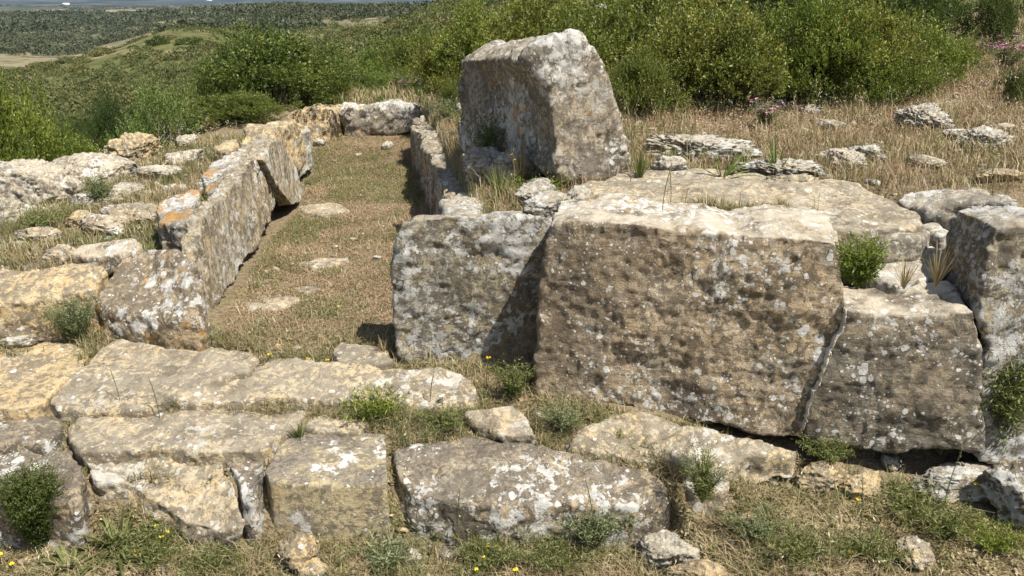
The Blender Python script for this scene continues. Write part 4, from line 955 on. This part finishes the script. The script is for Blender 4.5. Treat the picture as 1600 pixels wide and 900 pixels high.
litter('foreground_weeds', 43, 50000, *FR, (.008,.028), M_grn, 'small green weeds along the front blocks', lambda x, y: frt(x, y)*n2(x, y, 2.6, 24, .05, .4), lift=.04)
litter('straw_litter', 44, 110000, *FR, (.01,.05), M_dry, 'broken straw and bark litter in the foreground', lambda x, y: frt(x, y)*.6, lift=.01, up=.1)
litter('field_litter', 45, 90000, *FD, (.01,.035), M_red, 'dry leaves and seed husks in the field', lambda x, y: fld(x, y)*sstep(y, 4.8, 5.6)*.8, lift=.05)
# gravel
def gravel(name, seed, n, xr, yr, sz, label, dens, mats):
    rs = np.random.RandomState(seed); V0, F0 = ico(1); x = rs.uniform(*xr, n); y = rs.uniform(*yr, n)
    k = (~look(solid, x, y, False)) & (rs.rand(n) < dens(x, y)); x, y = x[k], y[k]; n = len(x)
    s = rs.uniform(0, 1, n)**3*(sz[1]-sz[0])+sz[0]; z = hgt(x, y)
    J = 1+rs.normal(0, .17, (n, len(V0), 1)); S = s[:, None, None]*rs.uniform(.6, 1.3, (n, 1, 3))*np.array([1, 1, .65])
    V = V0[None]*J*S + np.stack([x, y, z+s*.15], 1)[:, None]
    F = (F0[None] + (np.arange(n)*len(V0))[:, None, None]).reshape(-1, 3)
    return obj(name, np_mesh(name, V.reshape(-1, 3), [F], mats, mat_idx=np.repeat(rs.randint(0, len(mats), n), len(F0))), label=label, cat='gravel', kind='stuff')
gravel('gravel', 51, 9000, *FR, (.003,.022), 'small stones strewn before the front blocks', lambda x, y: frt(x, y)*.7, [R_['pale'], R_['ochre'], R_['karst']])
gravel('chamber_gravel', 52, 2500, *CH, (.003,.022), 'small stones on the chamber floor', lambda x, y: in_ch(x, y)*.5, [R_['karst'], R_['ochre']])
gravel('field_gravel', 53, 6000, *FD, (.006,.045), 'small white stones in the dry field', lambda x, y: fld(x, y)*.5, [R_['karst']])
gravel('rubble_gravel', 54, 4000, *LF, (.006,.05), 'small stones among the left rubble', lambda x, y: lft(x, y)*.6, [R_['karst'], R_['pale']])

# ------------------------------------------------------------------ single plants
def surf(u, v, z0):
    p = on_z(u, v, z0)
    for _ in range(4): p = on_z(u, v, H(p[0], p[1]))
    return p
def feathery(name, label, p, h, w, n_st, mat, cat='plant', seed=1, leafL=.02, dense=60, group=None, flowers=None, wf=.16):
    rs = np.random.RandomState(seed); root = empty(name, tuple(p), label=label, cat=cat, group=group, kind='thing')
    SV, SF, P, D = [], [], [], []
    for k in range(n_st):
        a = rs.uniform(0, 6.28); sp_ = rs.uniform(.1, 1)*w; hh = h*rs.uniform(.55, 1)
        e = np.array([math.cos(a)*sp_, math.sin(a)*sp_, hh]); m = np.array([e[0]*.35, e[1]*.35, hh*.5])
        pts = [(1-q)**2*np.zeros(3)+2*q*(1-q)*m+q*q*e for q in np.linspace(0, 1, 7)]
        v, f = tube(pts, [.0035*(1.2-q) for q in np.linspace(0, 1, 7)], 4); b = len(SV); SV += v; SF += [tuple(x+b for x in q_) for q_ in f]
        for q in rs.uniform(.12, 1, dense//6):
            c0 = (1-q)**2*np.zeros(3)+2*q*(1-q)*m+q*q*e; a2 = rs.uniform(0, 6.28); bl = leafL*rs.uniform(1.5, 3.5)
            bd = np.array([math.cos(a2), math.sin(a2), rs.uniform(.1, .9)])
            for j in range(6):
                P.append(c0+bd*bl*(j/6)); D.append(bd+rs.normal(0, .8, 3))
    obj('stems', np_mesh('stems', np.array(SV), [np.array(SF)], mat, rnd=np.full(len(SF), .4)), root)
    P = np.array(P); D = np.array(D); V, F = leaves(P, D, leafL*rs.uniform(.6, 1.3, len(P)), leafL*wf+.0012, rs)
    obj('foliage', np_mesh('foliage', V, [F], mat, rnd=np.clip(.25+.5*P[:,2]/h+rs.normal(0, .2, len(P)), 0, 1)), root)
    if flowers:
        fm, nfl, fs = flowers; i = rs.choice(len(P), nfl); FP = P[i]+np.array([0, 0, .008]); FP[:,2] = np.maximum(FP[:,2], h*.6)
        m = 6; j = np.repeat(np.arange(nfl), m); a = np.tile(np.arange(m)*2*math.pi/m, nfl)
        V, F = leaves(FP[j], np.stack([np.cos(a), np.sin(a), np.full(len(a), .3)], 1), fs, fs*.6, rs); obj('blossoms', np_mesh('blossoms', V, [F], fm), root)
    return root
def strap(name, label, p, n, L, W, mat, cat='plant', seed=1, splay=1.0, group=None, droop=.5):
    rs = np.random.RandomState(seed); root = empty(name, tuple(p), label=label, cat=cat, group=group, kind='thing')
    V, F, R = [], [], []
    for k in range(n):
        a = rs.uniform(0, 6.28); d = np.array([math.cos(a), math.sin(a), 0]); s = np.array([-d[1], d[0], 0]); l = L*rs.uniform(.6, 1.1); sp_ = rs.uniform(.15, 1)*splay; w = W*rs.uniform(.7, 1.2); b = len(V); m = 6; r = rs.rand()
        for i in range(m):
            q = i/(m-1); c0 = d*l*sp_*q + np.array([0, 0, l*(q*(1-.35*sp_) - droop*sp_*q*q*.6)]); ww = w*.5*(1-q)**.6*(.6+.4*min(1, q*4)) + .0006
            V += [c0-s*ww, c0+s*ww+np.array([0, 0, ww*.5])]
        for i in range(m-1): F.append((b+2*i, b+2*i+1, b+2*i+3, b+2*i+2)); R.append(np.clip(r*.7+.25*rs.rand(), 0, 1))
    obj('leaves', np_mesh('leaves', np.array(V), [np.array(F)], mat, rnd=R), root)
    return root
def solidm(name, c): t = NT(name); return t.finish(t.bsdf(c, .6))
M_yel = solidm('petal_yellow', (.80,.60,.03)); M_pnk = solidm('petal_pink', (.55,.22,.36)); M_wpt = solidm('petal_white', (.75,.75,.68))
feathery('feathery_bush', 'large feathery green bush in front of the joint beside right edge block', surf(1540, 728, -.3), .62, .17, 190, M_grn, seed=3, leafL=.026, dense=280, wf=.24, cat='bush')
feathery('heather_bush', 'dark fine leaved bush at the bottom left before the front block', surf(64, 858, -.45), .40, .14, 170, M_drk, seed=4, leafL=.014, dense=190, wf=.24, cat='bush')
feathery('feathery_seedling', 'feathery dark green seedling right of the long front block', surf(1097, 786, -.3), .25, .10, 26, M_grn, seed=5, leafL=.018, dense=120)
feathery('wormwood_plant', 'fresh green feathery weed at right end of the huge slab top', surf(1338, 452, .5), .20, .10, 30, M_bri, seed=6, leafL=.022, dense=110)
feathery('grey_weed', 'grey green bushy weed between ochre block and wall end block', surf(120, 532, .0), .26, .18, 70, M_gry, seed=7, leafL=.018, dense=70)
feathery('silver_weed', 'silvery weed under the left corner of the huge slab', surf(880, 668, -.1), .10, .14, 40, M_gry, seed=8, leafL=.018, dense=70)
feathery('dark_weed', 'dark leafy weed growing before the long pale boulder', surf(160, 322, .2), .22, .08, 22, M_gry, seed=9, leafL=.03, dense=70)
feathery('crevice_weed', 'bright green weed in the gap of the left wall top', (on_z(325, 325, .40)+np.array([0,0,-.1])), .17, .08, 26, M_bri, seed=10, leafL=.03, dense=60)
feathery('shade_weed', 'green weed in the shade at the end of the right chamber wall', surf(645, 205, 0), .3, .15, 26, M_drk, seed=12, leafL=.03, dense=70)
feathery('slab_foot_weed', 'green weeds at the foot of the joint of huge slab', surf(1290, 722, -.2), .14, .16, 60, M_grn, seed=13, leafL=.018, dense=80)
feathery('gap_weed', 'green weed in the dark gap between half shaded block and huge slab', surf(800, 625, -.08), .2, .12, 34, M_grn, seed=14, leafL=.02, dense=60)
feathery('block_gap_weed', 'green weed filling the gap right of the cubic block', surf(612, 760, -.4), .22, .035, 34, M_grn, seed=15, leafL=.018, dense=80)
feathery('bank_weed', 'green weeds in the shaded bank left of the leaning block', surf(775, 262, .6), .34, .24, 60, M_drk, seed=16, leafL=.03, dense=60)
feathery('low_weed', 'low green weed beside flower stems left of the narrow cracked block', surf(235, 872, -.45), .12, .22, 60, M_grn, seed=17, leafL=.022, dense=70, flowers=(M_yel, 5, .012))
feathery('bottom_weed', 'green weed patch below the long front block, left', surf(760, 880, -.48), .12, .26, 60, M_grn, seed=18, leafL=.02, dense=60, flowers=(M_yel, 4, .012))
feathery('long_block_weed', 'grey green weed at the lower right of the long front block', surf(930, 845, -.45), .16, .2, 50, M_gry, seed=19, leafL=.022, dense=60)
feathery('corner_weed', 'weedy green patch at bottom right beside the flat grey stone', surf(1350, 870, -.45), .09, .2, 40, M_grn, seed=20, leafL=.02, dense=60)
feathery('right_weed', 'green weed left of the dark and white rock', surf(1480, 840, -.4), .12, .16, 40, M_grn, seed=21, leafL=.02, dense=60)
feathery('pink_flower_clump', 'clump of pink flowers at the foot of the bushes', surf(1196, 200, .85), .20, .12, 34, M_gry, seed=22, leafL=.03, dense=40, flowers=(M_pnk, 60, .022), cat='flower')
feathery('pink_flower_clump', 'pale pink flowers in dry grass beyond the end slab', surf(645, 150, .3), .35, .5, 50, M_gry, seed=23, leafL=.04, dense=30, flowers=(M_pnk, 90, .02), cat='flower')
feathery('pink_flower_clump', 'pink flowers on the dry slope at upper right', surf(1575, 105, 1.2), .3, .4, 40, M_gry, seed=24, leafL=.04, dense=30, flowers=(M_pnk, 70, .025), cat='flower')
strap('strap_leaf_plant', 'spiky strap leaved plant on the platform, its leaves fanned wide', surf(1128, 284, .9), 16, .26, .022, M_lgt, seed=1, splay=1.4)
strap('strap_leaf_plant', 'upright yellow green strap leaved plant right of the fanned one', surf(1212, 276, .9), 16, .28, .020, M_lgt, seed=2, splay=.7)
strap('thistle', 'bright green jagged thistle beside the dark bush at bottom left', surf(185, 862, -.46), 70, .24, .024, M_grn, seed=3, splay=1.5, droop=.7)
strap('thistle', 'leafy green rosette with yellow flowers at bottom left', surf(110, 888, -.48), 36, .14, .03, M_grn, seed=4, splay=1.6, droop=.6)
strap('broad_leaf_weed', 'broad leaved weed at left edge under the ochre block', surf(22, 512, 0), 26, .12, .05, M_bri, seed=5, splay=1.2)
strap('grass_tuft', 'green grass tuft growing on the second paving row', surf(298, 706, -.13), 60, .11, .004, M_grn, seed=6, splay=.9)
strap('grass_tuft', 'tall dry tuft at the left joint beside the dark bush', surf(128, 770, -.3), 70, .24, .005, M_dry, seed=7, splay=.4)
strap('grass_tuft', 'grass tuft on the ledge against the right edge block', surf(1462, 448, .6), 50, .17, .0028, M_dry, seed=8, splay=.45)
strap('grass_tuft', 'grass tuft on the ledge stone middle', surf(1412, 452, .55), 40, .13, .0028, M_dry, seed=9, splay=.6)
strap('grass_tuft', 'green tuft at joint right of second row lichen disc slab', surf(470, 690, -.14), 60, .12, .004, M_grn, seed=10, splay=.8)
strap('grass_tuft', 'dark tuft with dry blades under leaning block left corner', surf(815, 292, .72), 110, .36, .004, M_dry, seed=11, splay=.6)
strap('grass_tuft', 'tall green grass on the bank under the dark side of the leaning block', surf(765, 250, .62), 120, .38, .004, M_grn, seed=21, splay=.7)
strap('grass_tuft', 'mixed tall grass on the bank beside the nearest wall stone', surf(780, 312, .68), 90, .24, .004, M_grn, seed=22, splay=.7)
strap('grass_tuft', 'tall dry grass on the bank above the middle right wall slab', surf(738, 228, .58), 110, .34, .004, M_dry, seed=23, splay=.6)
strap('grass_tuft', 'dry grass at the foot of the feathery bush', surf(1470, 712, -.2), 70, .2, .004, M_dry, seed=12, splay=.8)
strap('grass_tuft', 'grass at right foot of the leaning block', surf(1000, 282, .9), 70, .22, .005, M_grn, seed=13, splay=.5)
strap('grass_tuft', 'grass tuft beside the half shaded block foot', surf(600, 560, 0), 60, .14, .004, M_dry, seed=14, splay=.6)
for k, (u, v, z, h, w, m, lab) in enumerate([(1110,178,.85,.14,.2,M_gry,'grey green weeds at the foot of the wide leafy bush'),(1300,170,.9,.14,.22,M_grn,'weeds at the foot of bright green bush, rear field edge'),(735,215,.5,.30,.16,M_grn,'green weeds on the bank by the middle right wall slab'),(800,268,.7,.26,.16,M_grn,'green weeds under the dark side of the leaning block'),
   (845,315,.75,.14,.12,M_grn,'low weeds before the leaning block foot'),(700,190,.4,.26,.2,M_gry,'grey green weeds beside the far right wall slab'),
   (1180,835,-.4,.12,.16,M_grn,'green weeds right of the little yellow stone'),(1240,870,-.4,.11,.18,M_grn,'low green weeds in the bottom straw, right of triangular stone'),
   (1420,800,-.35,.13,.2,M_grn,'green weeds below the flat yellow stone pair'),(1555,860,-.4,.13,.16,M_grn,'green weeds at the bottom right corner'),
   (860,880,-.48,.14,.2,M_grn,'green weeds below the long front block, right'),(610,882,-.48,.10,.14,M_grn,'small weeds below the cubic block right corner'),
   (330,885,-.48,.09,.16,M_grn,'small weeds below the wide mottled block'),(980,830,-.42,.16,.10,M_gry,'grey weed against the end of the long front block'),
   (590,650,-.12,.10,.16,M_grn,'green weeds between the paving stones behind the cubic block'),(700,668,-.12,.10,.16,M_grn,'green weeds left of the thin tilted slab'),
   (45,460,.1,.12,.12,M_grn,'green weeds in front of the ochre block at left edge'),(60,360,.2,.16,.22,M_grn,'green weeds left of the flat stones in the rubble'),
   (300,540,0,.10,.14,M_grn,'green weeds at the near foot of the left wall')]):
    feathery('green_weed', lab, surf(u, v, z), h*.8, w*1.35, 26+(k*7)%18, (m, M_gry, m, m, M_bri)[k%5], seed=60+k, leafL=(.016,.024,.034)[k%3], dense=(80,50,34)[k%3])
# thin single stems with flower or seed heads
def stem(label, u, v, z, h, head, seed, mat=M_gry, lean=.15, name='flower_stem'):
    rs = np.random.RandomState(seed); p = surf(u, v, z); root = empty(name, tuple(p), label=label, cat='flower stem' if head else 'stalk', group='thin stems between the stones', kind='thing')
    a = rs.uniform(0, 6.28); e = np.array([math.cos(a)*lean*h, math.sin(a)*lean*h, h])
    pts = [e*q*np.array([q, q, 1]) for q in np.linspace(0, 1, 6)]; v_, f_ = tube(pts, [.0022]*5+[.001], 4)
    obj('stem', np_mesh('stem', np.array(v_), [np.array(f_)], mat, rnd=np.full(len(f_), .4)), root)
    if head == 'seed':
        P = np.array([e*(1-.02*k/h) for k in range(8)]); V, F = leaves(P, rs.normal(0, .5, (8, 3))+[0, 0, .7], .022, .006, rs); obj('seed_head', np_mesh('seed_head', V, [F], M_dry, rnd=rs.uniform(.5, 1, 8)), root)
    elif head:
        m = 10; a = np.arange(m)*6.28/m; V, F = leaves(np.repeat(e[None], m, 0), np.stack([np.cos(a), np.sin(a), np.full(m, .25)], 1), head[1], head[1]*.55, rs); obj('flower_head', np_mesh('flower_head', V, [F], head[0]), root)
    return root
Yf, Wf = (M_yel, .014), (M_wpt, .02)
for k, (lab, u, v, z, h, hd) in enumerate([
 ('yellow flower at the far left of the long chamber mouth slab', 424, 566, 0, .05, Yf), ('yellow flower on the middle of chamber mouth slab edge', 482, 572, 0, .04, Yf),
 ('yellow flower right of the middle one at chamber mouth slab', 511, 574, 0, .04, Yf), ('yellow flower before the half shaded block foot', 714, 600, -.05, .05, Yf),
 ('pair of yellow flowers in the dark gap by the huge slab', 760, 618, -.1, .22, Yf), ('yellow flower above the low pale rock at right', 1512, 790, -.3, .12, Yf),
 ('yellow flower below the yellow stone at right', 1335, 800, -.35, .07, Yf), ('yellow flower at the bottom right middle', 1324, 878, -.42, .05, Yf),
 ('yellow flower at the bottom left corner', 22, 898, -.48, .05, Yf), ('yellow flower beside the dark bush foot', 5, 880, -.48, .05, Yf),
 ('orange yellow flower below the long front block', 808, 905, -.5, .05, Yf), ('white flat flower head on thin stem behind long front block', 692, 650, -.12, .10, Wf),
 ('tall seeding stalk before the joint of the huge slab', 875, 690, -.12, .36, 'seed'), ('seeding stalk in front of the mouth slab', 672, 640, -.1, .2, 'seed'),
 ('seeding stalk standing in the cubic block gap', 640, 700, -.14, .2, 'seed'), ('tall thin stalk over the long front block', 930, 870, -.46, .42, 'seed'),
 ('thin bent stalk over the long front block left', 715, 860, -.46, .34, 'seed'), ('seeding stalk before dark upright stone left', 1365, 715, -.2, .22, 'seed'),
 ('seeding stalk before dark upright stone right', 1475, 790, -.3, .34, 'seed'), ('tall stalk in the bottom right grass', 1340, 860, -.42, .36, 'seed'),
 ('stalk on the mottled paving slab', 190, 640, -.06, .22, 'seed'), ('second stalk on the mottled paving slab', 250, 655, -.1, .24, 'seed'),
 ('stalk beside the leaning block right edge', 985, 292, .88, .42, 'seed'), ('stalk on platform slab before leaning block', 1035, 330, .88, .22, 'seed'),
 ('stalk on platform slab, right of the first', 1048, 318, .88, .20, 'seed'), ('pale stalk rising in front of left bushes', 135, 250, .1, .55, 'seed')]):
    stem(lab, u, v, z, h, hd, 500+k)
# tall yellow-green umbels over the left slope, white umbel in the bushes
def umbel(label, p, h, mat, rad, seed):
    rs = np.random.RandomState(seed); root = empty('umbel_plant', tuple(p), label=label, cat='flower stem', kind='thing')
    v_, f_ = tube([np.array([0,0,0]), np.array([.02,0,h*.5]), np.array([.0,.02,h])], [.006,.005,.003], 5); obj('stem', np_mesh('stem', np.array(v_), [np.array(f_)], M_lgt, rnd=np.full(len(f_), .5)), root)
    n = 160; a = rs.uniform(0, 6.28, n); r = rad*np.sqrt(rs.rand(n)); P = np.stack([r*np.cos(a), r*np.sin(a), h + .03 - 1.2*r*r/rad*.5], 1)
    V, F = leaves(P, rs.normal(0, .4, (n, 3))+[0, 0, .3], .014, .01, rs); obj('flower_head', np_mesh('flower_head', V, [F], mat), root)
p = on_y(940, 12, 8.6); umbel('flat white umbel flower over the bushes at the top', (p[0], p[1], p[2]-.7), .7, M_wpt, .055, 1)
p = on_y(208, 76, 9.4); umbel('yellow green umbel on tall stem over left slope', (p[0], p[1], H(p[0], p[1])), p[2]-H(p[0], p[1]), M_lgt, .06, 2)

# ------------------------------------------------------------------ haze
t = NT('haze_air'); pv = t.n.new('ShaderNodeVolumePrincipled'); pv.inputs['Color'].default_value = (.42,.58,.85,1); pv.inputs['Density'].default_value = .00007; pv.inputs['Anisotropy'].default_value = .2
t.L(pv.outputs[0], t.out.inputs['Volume'])
zlo = float(GZ.min())-1; zhi = max(float(GZ.max()), 30)+2; S_ = 9600
Vh = np.array([(x, y, z) for z in (zlo, zhi) for y in (-S_, S_) for x in (-S_, S_)])
Fh = np.array([(0,2,3,1),(4,5,7,6),(0,1,5,4),(2,6,7,3),(0,4,6,2),(1,3,7,5)])
obj('haze', np_mesh('haze', Vh, [Fh], t.m), label='thin pale air haze over the valley', cat='haze', kind='stuff')
print('GZ', GZ.min(), GZ.max(), 'stone verts', sum(len(p) for p in STONES))
